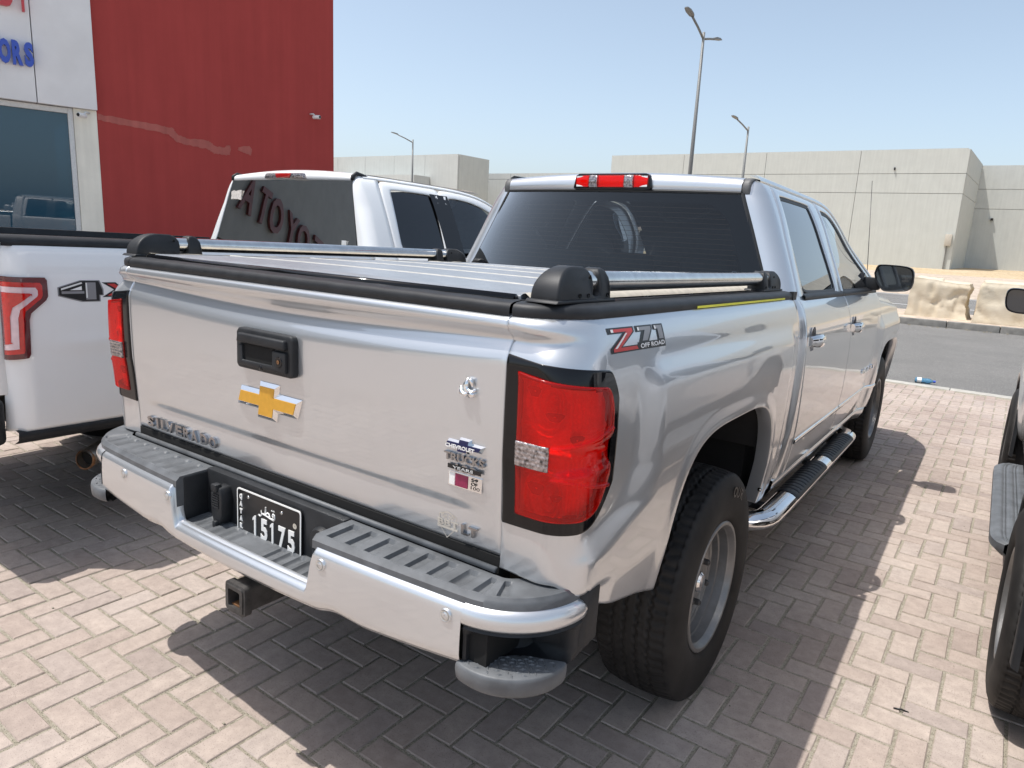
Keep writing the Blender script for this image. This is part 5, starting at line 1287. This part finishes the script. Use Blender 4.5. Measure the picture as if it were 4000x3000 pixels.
# ------------------------------------------------------------------ wheels
def tyre_mesh(R=.415, W=.275, rim=.225, seed=0):
    prof = [(-.10, rim+.006), (-.125, rim+.010), (-.137, rim+.035), (-.143, rim+.075), (-.141, R-.075), (-.135, R-.045), (-.126, R-.022), (-.114, R-.010)]
    n = 300; ts = np.linspace(-.112, .112, 60); rows = []
    for k in range(n):
        th = 2*math.pi*k/n; r = [(a, q) for a, q in prof]
        for t in ts:
            rr = R-.010*(abs(t)/.112)**2.4; zig = .006*(abs(((k/n*72) % 1)-.5)*4-1); d = 0
            for c in (-.062, -.021, .021, .062):
                d = max(d, 1-ss(.0032, .0055, abs(t-c-zig)))
            if abs(t) > .068: d = max(d, (1-ss(.10, .16, abs(((k/n*72+t*2) % 1)-.5)))*.9*ss(.07, .076, abs(t)))
            elif abs(abs(t)-.041) < .012: d = max(d, (1-ss(.05, .09, abs(((k/n*72+t*9) % 1)-.5)))*.5)
            r.append((t, rr-.009*d))
        r += [(-a, q) for a, q in reversed(prof)]
        c, s_ = math.cos(th), math.sin(th); rows.append([(a, q*c, q*s_) for a, q in r])
    g = G().grid(np.array(rows), cu=True, flip=False); m = mesh('tyre', g.V, g.F); bm = bmesh.new(); bm.from_mesh(m); bmesh.ops.recalc_face_normals(bm, faces=bm.faces); bm.to_mesh(m); bm.free()
    m.polygons.foreach_set('use_smooth', [True]*len(m.polygons)); m.materials.append(M['rubber']); return m
def rim_mesh(rim=.225):
    g = G().lathe([(-.10, rim+.004), (.118, rim+.004), (.127, rim+.010), (.131, rim+.006), (.131, rim-.004), (.124, rim-.010), (.112, rim-.013), (.108, rim-.017), (.078, rim-.020), (.074, rim-.026), (.052, rim-.029), (.046, rim-.036), (.046, rim-.048), (.050, rim-.052), (.050, rim-.058), (.044, rim-.064), (.034, rim-.080), (.030, rim-.098), (.036, rim-.112), (.052, rim-.122), (.060, rim-.130), (.058, .074), (.060, .056), (.064, .050), (.066, .001)], n=72)
    m = mesh('rim', g.V, g.F); bm = bmesh.new(); bm.from_mesh(m); bmesh.ops.recalc_face_normals(bm, faces=bm.faces); bm.to_mesh(m); bm.free()
    m.polygons.foreach_set('use_smooth', [True]*len(m.polygons)); m.set_sharp_from_angle(angle=math.radians(38)); m.materials.append(M['rim']); return m
TY, RM = tyre_mesh(), rim_mesh()
nut = G().lathe([(.052, .0125), (.082, .0115), (.088, .006), (.089, .001)], n=6); NUT = mesh('lug_nut', nut.V, nut.F, smooth=False); NUT.materials.append(M['hitch'])
cap = G().lathe([(.060, .036), (.080, .036), (.088, .029), (.090, .001)], n=30); CAP = mesh('hub_cap', cap.V, cap.F, sharp=40); CAP.materials.append(M['chrome'])
hol = G().lathe([(.0535, .0125), (.054, .001)], n=12); HOL = mesh('vent_hole', hol.V, hol.F); HOL.materials.append(M['gap'])
val = G().tube([(.06, 0, .19), (.085, 0, .172), (.098, 0, .165)], .005, 6); VAL = mesh('valve', val.V, val.F); VAL.materials.append(M['black'])
def tyre_letters(s, r, a0, size, parent, dx=.1425):
    for k, ch in enumerate(s):
        V, F = text_mesh(ch, size, .0012, offset=.001)
        if not len(V): continue
        an = a0-k*size*.86/r; o = []
        for v in V:
            aa = an-(v[0])/r; rr = r+v[1]; o.append((dx+v[2], rr*math.cos(aa), rr*math.sin(aa)))
        mk('sidewall_letter', o, F, M['black'], parent, smooth=False)
def wheel(parent, loc, right, spin, ty=None, rm=None, letters=False, scale=1.0):
    e = empty('wheel', loc, (spin, 0, 0) if right else (spin, 0, math.pi), parent); e.scale = (1, scale, scale)
    obj('tyre', ty or TY, None, e); obj('rim', rm or RM, None, e)
    for k in range(6):
        a = k*math.pi/3+.3; obj('lug_nut', NUT, None, e, (0, .084*math.cos(a), .084*math.sin(a)))
    obj('hub_cap', CAP, None, e); obj('valve', VAL, None, e)
    for k in range(12):
        a = k*math.pi/6+.1; obj('vent_hole', HOL, None, e, (-.021, .127*math.cos(a), .127*math.sin(a)))
    return e
def wz(y): return .415+RAKE*y
wheel(T, (.872, AY, wz(AY)), True, .35); wheel(T, (-.872, AY, wz(AY)), False, .9)
wheel(T, (.880, AYF, wz(AYF)), True, 1.3); wheel(T, (-.880, AYF, wz(AYF)), False, .2)
lt = empty('tyre_lettering', (.872, AY, wz(AY)), parent=T); tyre_letters('OUR', .325, 1.42, .052, lt)
# ================================================================== white pickup on the far side
WT = empty('pickup_truck', (-2.72, -.06, 0), (-RAKE, 0, 0))
tag(WT, 'white extended-cab pickup truck with red and grey 4X decal beside the showroom', 'pickup truck')
_fl = pch([.50, .58, .64, .75, .90, 1.10, 1.25, 1.38, 1.43, 1.455], [.90, .955, .972, .985, .992, .998, .996, .985, .972, .950])
_fh = pch([1.44, 1.475, 1.60, 1.75, 1.88, 1.93, 1.96, 1.985], [.955, .940, .888, .820, .752, .720, .690, .655])
FAY, FAYF = 1.24, 4.92
def f_x(y, z):
    y = np.asarray(y, float); z = np.asarray(z, float); x = np.where(z < 1.455, _fl(z), _fh(z))
    for yc in (FAY, FAYF):
        q = ((np.abs(y-yc)/.50)**3+(np.maximum(z-.42, 0)/.56)**3)**(1/3); x = x+.016*(1-ss(1.04, 1.22, q))*(1-ss(1.0, 1.2, z))
    return x+.006*(np.exp(-((z-1.02)/.035)**2))*ss(.1, .3, y)*(1-ss(.50, .62, y))-.06*ss(3.4, 4.4, y)*ss(1.47, 1.8, z)-.2*np.clip((y-5.2)/.6, 0, 1)**2
def f_arch(y, yc): d = np.clip(np.abs((y-yc)/.50), 0, 1); return .42+.56*(1-d**3)**(1/3)
def ext_pair(nm, P, mat, par, flip=False, sharp=None):
    for s in (1, -1):
        Q = np.array(P).copy(); Q[..., 0] *= s; G().grid(Q, flip=(s < 0) != flip).out(nm, mat, par, fixn=False, sharp=sharp)
def f_side(nm, y0, y1, zt, zb, yc, par, fx, farch, mat, rear_corner=False):
    a = np.linspace(y0, y1, 40); ex = (yc-.5*np.cos(np.linspace(0, 1, 60)*math.pi)) if yc else np.array([])
    ex = ex[(ex > y0) & (ex < y1)]; ysl = np.unique(np.concatenate([a, ex])); rows = []
    for y in ysl:
        z0 = zb
        if yc and abs(y-yc) < .5: z0 = max(zb, float(farch(y, yc)))
        r = []
        for t in np.linspace(0, 1, 44):
            z = z0+(zt-z0)*t; x = float(fx(y, z))
            if rear_corner: k = max(0, 1-(y-y0)/.07); x -= .07*(1-math.sqrt(max(0, 1-k*k)))
            r.append((x, y, z))
        rows.append(r)
    P = roll_grid(np.array(rows), .015, .004, sides='lrt'); fl = P[:, :1].copy(); fl[..., 0] -= .05; return np.concatenate([fl, P], 1)
ext_pair('bed_side', f_side('bed_side', 0.0, 2.10, 1.452, .635, FAY, WT, f_x, f_arch, M['white'], True), M['white'], WT)
ext_pair('sill_trim', np.array([[(float(f_x(y, .64))+d, y, z) for d, z in ((-.03, .642), (.003, .636), (-.004, .60), (-.05, .575))] for y in list(np.linspace(.02, .76, 8))]), M['plastic'], WT, flip=True)
ext_pair('bed_rail', np.array([[(float(f_x(y, 1.45))+d, y, z) for d, z in ((.004, 1.440), (.008, 1.450), (.006, 1.470), (-.008, 1.482), (-.03, 1.487), (-.10, 1.487), (-.11, 1.45))] for y in np.linspace(.01, 2.10, 20)]), M['plastic'], WT, flip=True, sharp=50)
box('tailgate', (-.93, -.03, .80), (.93, .02, 1.452), M['white'], WT, bevel=.012); box('tailgate_cap', (-.93, -.03, 1.453), (.93, .06, 1.487), M['plastic'], WT, bevel=.008)
box('bed_inner', (-.90, .08, .62), (.90, .68, 1.44), M['gap'], WT, bevel=0); box('bed_inner', (-.90, 1.80, .62), (.90, 2.08, 1.44), M['gap'], WT, bevel=0); box('bed_inner', (-.90, .68, 1.06), (.90, 1.80, 1.44), M['gap'], WT, bevel=0)
box('rear_bumper', (-.95, -.20, .58), (.95, -.01, .79), M['plastic'], WT, bevel=.03, seg=3)
for s in (1, -1):
    e = empty('tail_light', parent=WT)
    out = [(.001, .960), (.070, .968), (.078, .985), (.080, 1.13), (.088, 1.16), (.150, 1.215), (.158, 1.232), (.158, 1.300), (.150, 1.312), (.001, 1.315)]
    def band(pts, off, nm, m_, depth=.012):
        p = np.array(pts); c = p.mean(axis=0); n = len(p)
        F = lambda y, z, o: (s*(float(f_x(max(y, .06), z))-.07*(1-math.sqrt(max(0, 1-max(0, 1-max(y, 0)/.07)**2)))+o), y, z)
        tess([[tuple(q) for q in p]], lambda y, z: F(y, z, off), nm, m_, e, .006, 5); G().add([F(y, z, off) for y, z in p]+[F(y, z, off-depth) for y, z in p], [(k, (k+1) % n, n+(k+1) % n, n+k) for k in range(n)]).out(nm+'_edge', m_, e, smooth=False)
    def inset(k): return [(.001, .96+k), (.070-k*.8, .968+k), (.078-k, .985+k*.8), (.080-k, 1.13+k*.25), (.088-k, 1.16+k*.4), (.150-k*.9, 1.215+k*.4), (.158-k, 1.232+k*.2), (.158-k, 1.300-k), (.150-k, 1.312-k), (.001, 1.315-k)]
    M['darkred'] = M.get('darkred') or plain('dark_red_lens', (.10, .004, .008), .08, coat=1.0)
    M['redsolid'] = M.get('redsolid') or plain('red_lens_solid', (.55, .008, .006), .10, coat=1.0, var=.15, scale=60)
    M['pinkish'] = M.get('pinkish') or plain('clear_lamp_band', (.72, .55, .58), .12, .1, var=.1, coat=1.0)
    band(inset(0), .010, 'lamp_housing', M['darkred']); band(inset(.022), .0135, 'red_lens', M['redsolid']); band(inset(.042), .017, 'clear_band', M['pinkish']); band(inset(.066), .0205, 'inner_red_lens', M['redsolid'])
# decal 4X
def fmap(y, z, o): return (float(f_x(y, z))+o, y, z)
def fdecal(polys, mat, nm, o): return tess(polys, lambda y, z: fmap(y, z, o), nm, mat, WT)
Y0, Z0_ = .205, 1.216
def dd(p): return [(Y0+a*.168, Z0_+b*.080) for a, b in p]
fdecal([dd([(-.03, .66), (-.03, .18), (.55, .18), (.55, -.17), (1.03, -.17), (1.03, .18), (1.12, .18), (1.12, .53), (1.03, .53), (1.03, 1.04), (.53, 1.04)])], M['greypt'], 'decal_outline', .0012)
fdecal([dd([(0, .62), (0, .22), (.58, .22), (.58, -.12), (1.0, -.12), (1.0, .22), (1.09, .22), (1.09, .49), (1.0, .49), (1.0, 1.0), (.55, 1.0)])], M['black'], 'decal_black', .0020)
fdecal([dd([(.66, .92), (.92, .92), (.92, -.04), (.66, -.04)]), dd([(.06, .44), (.06, .30), (.62, .30), (.62, .44)])], M['greypt'], 'decal_grey', .0028)
fdecal([dd([(.05, .60), (.05, .50), (.58, .86), (.56, .94)]), dd([(.66, .06), (.70, .06), (.70, .90), (.66, .90)])], M['whitept'], 'decal_white', .0034)
fdecal([dd([(.26, .50), (.56, .50), (.56, .72)])], M['white'], 'decal_counter', .0034)
X_ = [(1.08, .92), (1.45, .92), (1.60, .66), (1.78, .92), (2.12, .92), (1.80, .50), (2.15, .08), (1.78, .08), (1.60, .34), (1.42, .08), (1.08, .08), (1.40, .50)]
fdecal([dd(X_)], M['black'], 'decal_black', .0012); fdecal([dd([(1.22, .84), (1.42, .84), (1.60, .58), (1.80, .84), (1.98, .84), (1.70, .50), (2.0, .16), (1.82, .16), (1.60, .42), (1.40, .16), (1.22, .16), (1.50, .50)])], M['redpt'], 'decal_red', .0018)
# cab
fyR = pch([.6, 1.45, 1.52, 1.75, 1.93, 1.96, 1.985], [2.12, 2.125, 2.135, 2.165, 2.195, 2.22, 2.27])
def fxW(z): return np.interp(z, [.6, 1.45, 1.52, 1.93, 1.985], [.7, .82, .795, .675, .655])
fyA = pch([.6, 1.1, 1.46, 1.75, 1.90, 1.96], [2.46, 2.42, 2.36, 2.37, 2.385, 2.41])
rows = []
for z in np.concatenate([np.linspace(.64, 1.45, 14), np.linspace(1.48, 1.93, 20), np.linspace(1.938, 1.985, 8)]):
    w = float(f_x(2.3, z)); yr = float(fyR(z)); x0 = float(fxW(z)); rc = min(.08, (w-x0)*.9); ye = float(fyA(min(z, 1.96)))-.004; r = []
    for t in np.linspace(0, 1, 5): r.append((x0+(w-rc-x0)*t, yr, z))
    for t in np.linspace(0, 1, 11)[1:]: a = t*math.pi/2; r.append((w-rc+rc*math.sin(a), yr+rc*(1-math.cos(a)), z))
    for t in np.linspace(0, 1, 5)[1:]: r.append((w, yr+rc+(ye-yr-rc)*t, z))
    last = r[-1]; r.append((last[0]-.015, last[1], z)); r.insert(0, (x0, yr+.02, z)); rows.append(r)
ext_pair('cab_corner', np.array(rows), M['white'], WT, flip=True)
def f_panel(ya, yb, z0, z1, ny, nz): return np.array([[(float(f_x(y, z)), y, z) for z in np.linspace(z0, z1, nz) for y in [float(ya(z))*(1-k)+float(yb(z))*k]] for k in np.linspace(0, 1, ny)])
fyB = pch([.6, 1.46, 1.96], [3.06, 3.03, 3.02]); fyF = pch([.6, 1.46], [4.36, 4.28])
ext_pair('rear_door', roll_grid(f_panel(lambda z: fyA(z)+.004, lambda z: fyB(z)-.004, .66, 1.455, 20, 30), .015, .003, sides='lrb'), M['white'], WT)
ext_pair('front_door', roll_grid(f_panel(lambda z: fyB(z)+.004, lambda z: fyF(z)-.004, .66, 1.455, 24, 30), .015, .003, sides='lrb'), M['white'], WT)
_cab_x = cab_x
cab_x = f_x
f1 = frame([(float(fyA(z))+.004, z) for z in np.linspace(1.455, 1.93, 8)]+[(2.43, 1.955), (2.6, 1.958), (3.0, 1.957), (3.016, 1.95)]+[(3.02, z) for z in np.linspace(1.93, 1.455, 6)],
           [(2.44, 1.50), (2.43, 1.55), (2.475, 1.885), (2.50, 1.905), (2.7, 1.907), (2.93, 1.905), (2.935, 1.88), (2.90, 1.52), (2.90, 1.48)])
f2 = frame([(3.028, z) for z in np.linspace(1.455, 1.94, 8)]+[(3.1, 1.956), (3.4, 1.945), (3.65, 1.895), (3.9, 1.78), (4.15, 1.62), (4.34, 1.48), (4.34, 1.455)],
           [(3.06, 1.48), (3.07, 1.52), (3.10, 1.88), (3.14, 1.905), (3.40, 1.893), (3.62, 1.835), (3.85, 1.73), (4.05, 1.61), (4.2, 1.50), (4.2, 1.475)])
ext_pair('door_frame', f1, M['white'], WT, flip=True); ext_pair('door_frame', f2, M['white'], WT, flip=True)
M['glassblk'] = tinted_glass('near_black_window', (.03, .03, .032), film=.5, filmcol=(.006, .006, .007))
for poly, nm, m_ in (([(2.45, 1.49), (2.43, 1.55), (2.475, 1.885), (2.50, 1.905), (2.93, 1.905), (2.935, 1.88), (2.90, 1.52), (2.88, 1.48)], 'window', M['glassblk']), ([(3.07, 1.48), (3.065, 1.52), (3.10, 1.88), (3.14, 1.905), (3.40, 1.893), (3.62, 1.835), (3.85, 1.73), (4.05, 1.61), (4.2, 1.50), (4.18, 1.475)], 'window', M['glassF'])):
    g1 = poly_surface(poly, -.009)
    for s in (1, -1): V, F = (g1.V, g1.F) if s == 1 else mirror(g1.V, g1.F); mk(nm, V, F, m_, WT)
# black pillar applique
for s in (1, -1): G().grid(np.array([[(s*(float(f_x(y, z))+.004), y, z) for z in np.linspace(1.47, 1.915, 12)] for y in np.linspace(2.905, 3.11, 6)]), flip=s < 0).out('pillar_trim', M['black'], WT)
rows = []
for k, (y, z) in enumerate(smooth_path([(2.27, 1.955), (2.42, 1.962), (3.1, 1.962), (3.42, 1.95), (3.67, 1.90), (3.92, 1.785), (4.17, 1.625), (4.38, 1.47)], 40)):
    x = float(f_x(y, z)); f = ss(3.4, 4.4, y); rows.append([(x-.012, y, z-.002), (x+.001, y, z), (x-.006, y+.005*f, z+.012), (x-.03, y+.02*f, z+.024), (x-.07, y+.06*f, z+.028)])
ext_pair('roof_rail', np.array(rows), M['white'], WT, flip=True)
cab_x = _cab_x
rows = []
for x in np.linspace(-.655, .655, 31):
    c = 1-(x/.66)**2; b_ = .018*c
    r = [(x, 2.23-b_, 1.930+.006*c), (x, 2.20-b_, 1.932+.006*c), (x, 2.192-b_, 1.942+.010*c), (x, 2.195-b_, 1.962+.018*c), (x, 2.215-b_, 1.978+.024*c), (x, 2.26-b_, 1.986+.030*c)]+[(x, y, 1.990+.035*c) for y in np.linspace(2.4, 3.5, 10)]+[(x, 3.62, 1.975+.03*c)]; rows.append(r)
G().grid(np.array(rows), flip=True).out('roof', M['white'], WT)
for s in (1, -1): G().tube([(s*.672, 2.197, 1.938), (s*.672, 2.197, 1.965), (s*.672, 2.23, 1.986), (s*.668, 2.30, 1.975), (s*.664, 2.36, 1.955)], .014, 8).out('ditch_moulding', M['plastic'], WT)
def fyG(z): return 2.127+(float(z)-1.45)*.1446
rows = [[(a*(float(fxW(z))-.006), fyG(z)-.004-.012*(1-a*a), z+.005*(1-a*a)*ss(1.7, 1.93, z)) for z in np.linspace(1.45, 1.934, 24)] for a in np.linspace(-1, 1, 33)]
frw = G().grid(np.array(rows)).out('rear_window', M['glassW'], WT)
def fr(a, z, o): return (a*(float(fxW(z))-.006), fyG(z)-.004-.012*(1-a*a)+o, z+.005*(1-a*a)*ss(1.7, 1.93, z))
q = G(); A = np.linspace(-1, 1, 61)
q.grid(np.array([[fr(a, z, .004) for z in np.linspace(1.895-.06*float(np.clip((abs(a)-.80)/.09, 0, 1))**2.5 if abs(a) < .89 else 1.45, 1.934, 5)] for a in A])); q.grid(np.array([[fr(a, z, .004) for z in (1.45, 1.50, 1.535)] for a in A])); q.out('glass_border', M['gloss'], frw)
M['paper'] = plain('torn_white_sticker', (.78, .72, .66), .8, var=.2, scale=60)
G().prism(rough_poly([(-.645, 1.855), (-.52, 1.86), (-.53, 1.79), (-.655, 1.795)], .004, 5), 'y', 2.164, 2.166).out('window_sticker', M['paper'], frw, smooth=False)
G().prism([(.655, 1.505), (.70, 1.505), (.70, 1.535), (.655, 1.535)], 'y', 2.122, 2.124).out('window_sticker', M['whitept'], frw, smooth=False)
bl2 = empty('brake_light', parent=WT); G().prism([(-.225, 1.946), (-.205, 1.984), (.205, 1.984), (.225, 1.946)], 'y', 2.148, 2.20).out('clear_lens', M['clear'], bl2, bevel=.008); G().prism([(-.075, 1.950), (-.09, 1.983), (.09, 1.983), (.075, 1.950)], 'y', 2.144, 2.16).out('red_lens', M['redsolid'], bl2, bevel=.003)
def f_seat(x, y, w, heads):
    e = empty('seat', (x, y, 0), parent=WT); G().prism([(-.02, .70), (-.10, 1.40), (.06, 1.40), (.12, .80), (.50, .80), (.50, .70)], 'x', -w/2, w/2).out('seat_body', M['seatgrey'], e, bevel=.05, seg=3)
    for k, hw, z1 in heads:
        G().prism([(-.13, 1.50), (-.15, z1), (-.03, z1+.01), (.0, 1.52)], 'x', k-hw, k+hw).out('headrest', M['seatgrey'], e, bevel=.04, seg=3); G().tube([(k-.06, -.06, 1.38), (k-.06, -.09, 1.52)], .007, 6).tube([(k+.06, -.06, 1.38), (k+.06, -.09, 1.52)], .007, 6).out('headrest_post', M['chrome'], e)
M['seatgrey'] = plain('pale_grey_seat', (.33, .31, .28), .9, var=.1)
f_seat(0, 2.55, 1.4, [(.44, .15, 1.72), (-.44, .15, 1.62), (0, .13, 1.58)]); f_seat(-.42, 3.45, .52, [(0, .13, 1.70)]); f_seat(.42, 3.45, .52, [(0, .13, 1.70)])
box('cab_back', (-.95, 2.13, .62), (.95, 2.15, 1.46), M['white'], WT, bevel=0); box('underbody', (-.92, .75, .52), (.92, 5.3, .63), M['dark'], WT, bevel=0); box('dashboard', (-.82, 4.1, 1.2), (.82, 4.5, 1.42), M['cloth'], WT, bevel=.04)
for yc in (FAY, FAYF):
    for s in (1, -1):
        a = np.linspace(-.1, math.pi+.1, 24); rr = [[(s*x, yc+.53*math.cos(t), .42+.60*max(0, math.sin(t))-.1*(math.sin(t) < 0)) for t in a] for x in (.55, .96)]; g = G().grid(np.array(rr)); g.add(rr[0], [tuple(range(24))]); g.out('wheel_housing', M['dark'], WT)
P = f_side('front_fender', 4.30, 5.75, 1.40, .66, FAYF, WT, f_x, f_arch, M['white']); ext_pair('front_fender', P, M['white'], WT)
G().grid(np.array([[(a*(float(f_x(y, 1.40))-.01), y, 1.40+.07*(1-a*a)-.10*ss(5.3, 5.75, y)) for y in np.linspace(4.35, 5.75, 14)] for a in np.linspace(-1, 1, 21)]), flip=True).out('hood', M['white'], WT)
box('front_fascia', (-.85, 5.66, .62), (.85, 5.80, 1.36), M['gloss'], WT, bevel=.04, seg=3)
G().grid(np.array([[(a*(.62+.15*t), 3.60+.85*t-.1*a*a, 1.985-.55*t-.012*a*a) for t in np.linspace(0, 1, 10)] for a in np.linspace(-1, 1, 17)]), flip=True).out('windscreen', M['glassF'], WT)
for s, y in ((1, FAY), (-1, FAY), (1, FAYF), (-1, FAYF)): wheel(WT, (s*.86, y, .40+RAKE*y+.0145-.0), s > 0, y)
ex = G()
pth = [Vector((.64, .77, .51)), Vector((.74, .62, .49)), Vector((.87, .42, .465)), Vector((.93, .30, .445))]
ex.tube(pth, .047, 18, caps=False); ex.tube(pth, .043, 18, caps=False); ex.out('exhaust_pipe', M['exh'], WT); 
M['exhin'] = plain('bore_black', (.008, .007, .006), .95); G().lathe([(0, .001), (.002, .043)], (0, 0, 0), 18, 'y').out('exhaust_bore', M['exhin'], WT, loc=(.915, .33, .45), rot=(0, 0, math.radians(26)))  # flat black disc set inside the pipe mouth
G().lathe([(-.002, .042), (-.004, .045), (.0, .0495), (.012, .048)], (0, 0, 0), 20, 'y').out('exhaust_lip', M['rust'], WT, loc=(.93, .30, .445), rot=(math.radians(-9), 0, math.radians(26)))

# ================================================================== pale SUV on the near side
SV = empty('sport_utility_vehicle', (2.852, .72, 0)); tag(SV, 'pale silver sport utility vehicle cut off by the picture edge, beside the camera', 'car')
_sl = pch([.45, .55, .70, .90, 1.05, 1.15, 1.20], [.90, .94, .955, .962, .955, .94, .925]); _sh = pch([1.19, 1.25, 1.45, 1.62, 1.72, 1.78], [.928, .915, .83, .75, .68, .58])
SAY, SAYF = 1.02, 3.87
def s_x(y, z):
    y = np.asarray(y, float); z = np.asarray(z, float); x = np.where(z < 1.195, _sl(z), _sh(z))
    for yc in (SAY, SAYF):
        q = ((np.abs(y-yc)/.46)**2.4+(np.maximum(z-.38, 0)/.46)**2.4)**(1/2.4); x = x+.028*(1-ss(1.05, 1.35, q))*(1-ss(.9, 1.1, z))
    return x-.12*ss(.45, 0, y)**2-.14*ss(4.2, 4.85, y)**2
def s_arch(y, yc): d = np.clip(np.abs((y-yc)/.46), 0, 1); return .38+.46*(1-d**2.4)**(1/2.4)
ysl = np.unique(np.concatenate([np.linspace(0, 4.85, 70), SAY-.46*np.cos(np.linspace(0, 1, 50)*math.pi), SAYF-.46*np.cos(np.linspace(0, 1, 50)*math.pi)])); rows = []
for y in ysl:
    z0 = .50
    for yc in (SAY, SAYF):
        if abs(y-yc) < .46: z0 = max(z0, float(s_arch(y, yc)))
    zt = 1.195-.18*ss(4.0, 4.8, y); rows.append([(float(s_x(y, z0+(zt-z0)*t)), y, z0+(zt-z0)*t) for t in np.linspace(0, 1, 40)])
P = np.array(rows); fl = P[:, :1].copy(); fl[..., 0] -= .06; ext_pair('body_side', np.concatenate([fl, P], 1), M['suv'], SV)
rows = [[(float(s_x(y, z)), y+.10*(z-1.2), z) for z in np.linspace(1.19, 1.775, 24)] for y in np.linspace(.12, 3.1, 50)]
ext_pair('upper_body', np.array(rows), M['suv'], SV)
for k, poly in enumerate(([(.50, 1.25), (.62, 1.58), (1.15, 1.62), (1.15, 1.25)], [(1.25, 1.25), (1.25, 1.62), (2.05, 1.63), (2.05, 1.25)], [(2.15, 1.25), (2.15, 1.63), (2.75, 1.60), (3.15, 1.30), (3.12, 1.25)])):
    p = smooth_path(poly+[poly[0]], 60, 2)[:-1]; c = p.mean(axis=0)
    for s in (1, -1):
        rr = [[(s*(float(s_x(y, z))+.004), y+.10*(z-1.2), z) for y, z in c+(p-c)*f] for f in (1, .7, .4, .05)]; g = G().grid(np.array(rr), cv=True, flip=s < 0); g.out('side_window', M['gloss'], SV)
G().grid(np.array([[(a*.60, y, 1.772+.05*(1-a*a)-.06*ss(2.7, 3.2, y)-.05*ss(.4, .1, y)) for y in np.linspace(.15, 3.2, 16)] for a in np.linspace(-1, 1, 17)]), flip=True).out('roof', M['suv'], SV)
G().grid(np.array([[(a*(.60+.25*t), 3.15+.75*t, 1.72-.52*t) for t in np.linspace(0, 1, 8)] for a in np.linspace(-1, 1, 13)]), flip=True).out('windscreen', M['gloss'], SV)
G().grid(np.array([[(a*.86, y, 1.19-.18*ss(4.0, 4.8, y)+.05*(1-a*a)) for y in np.linspace(3.75, 4.85, 10)] for a in np.linspace(-1, 1, 13)]), flip=True).out('hood', M['suv'], SV)
box('tail_panel', (-.80, -.02, .50), (.80, .20, 1.70), M['suv'], SV, bevel=.06, seg=3); box('rear_bumper', (-.86, -.12, .42), (.86, .25, .70), M['suv'], SV, bevel=.06, seg=3); box('front_fascia', (-.78, 4.72, .42), (.78, 4.92, 1.05), M['suv'], SV, bevel=.06, seg=3)
box('underbody', (-.86, .5, .36), (.86, 4.4, .55), M['dark'], SV, bevel=0); box('rear_glass', (-.62, -.03, 1.22), (.62, .0, 1.58), M['gloss'], SV, bevel=.01)
for yc in (SAY, SAYF):
    for s in (1, -1):
        a = np.linspace(-.1, math.pi+.1, 24); rr = [[(s*x, yc+.48*math.cos(t), .38+.49*max(0, math.sin(t))-.1*(math.sin(t) < 0)) for t in a] for x in (.55, .94)]; g = G().grid(np.array(rr)); g.add(rr[0], [tuple(range(24))]); g.out('wheel_housing', M['dark'], SV)
        # arch cladding
        a = np.linspace(.0, math.pi, 40); rr = []
        for t in a:
            y = yc+.46*math.cos(t); z = float(s_arch(y, yc)) if 0 < t < math.pi else .38
            rr.append([(s*(.955+dx), yc+(.46+d)*math.cos(t), .38+(z-.38)*(1+d/.46)) for d, dx in ((-.012, -.02), (-.012, .022), (.012, .027), (.05, .024), (.07, .006))])
        G().grid(np.array(rr), flip=s > 0).out('arch_cladding', M['plastic'], SV)
for s, y in ((1, SAY), (-1, SAY), (1, SAYF), (-1, SAYF)): wheel(SV, (s*.862, y, .372), s > 0, y*2, scale=.90)
for s in (1, -1):
    e = empty('running_board', parent=SV); rows = []
    for y in np.linspace(1.56, 3.02, 90):
        r = []; en = min(1, min(y-1.56, 3.02-y)/.14); wd = .085+.055*math.sqrt(max(0, 1-(1-en)**2))
        for t in np.linspace(0, 1, 22):
            x = .915+t*wd; z = .415-.012*ss(.8, 1, t); ph = (y/.23) % 1
            if .2 < t < .82 and .1 < en: z -= .005*(((t*9) % 1) < .25)+.005*(ph < .06)
            r.append((s*x, y, z))
        r += [(s*(.915+wd), y, .37), (s*(.915+wd*.8), y, .35), (s*.90, y, .35)]; rows.append(r)
    G().grid(np.array(rows), flip=s < 0).out('tread_board', M['pad'], e, sharp=40)
    e2 = empty('door_mirror', parent=SV); o_ = [(1.02, 1.30), (1.02, 1.40), (1.05, 1.425), (1.12, 1.432), (1.155, 1.42), (1.16, 1.36), (1.145, 1.30), (1.10, 1.282), (1.04, 1.283)]
    p = smooth_path(o_+[o_[0]], 40, 1)[:-1]; c = p.mean(axis=0); rr = [[(s*x, 3.17+dy, z) for x, z in c+(p-c)*f] for f, dy in ((.88, .012), (.96, .0), (1.0, .006), (1.02, .04), (.93, .09), (.6, .12), (.1, .13))]
    G().grid(np.array(rr), cv=True, flip=s > 0).out('mirror_housing', M['gloss'], e2, sharp=60); G().add([(s*x, 3.179, z) for x, z in c+(p-c)*.88], [tuple(range(len(p)))]).out('mirror_glass', M['mirror'], e2, smooth=False); G().tube([(s*.90, 3.24, 1.29), (s*1.06, 3.22, 1.31)], .03, 8).out('mirror_arm', M['gloss'], e2)
    for y in (1.60, 2.45):
        rows = [[(s*(float(s_x(y+t, 1.02))+o), y+t, 1.02+h) for o, h in ((.0, -.016), (.032, -.014), (.036, .010), (.0, .016))] for t in np.linspace(-.09, .09, 9)]; G().grid(np.array(rows), flip=s < 0).out('door_handle', M['chrome'], SV)
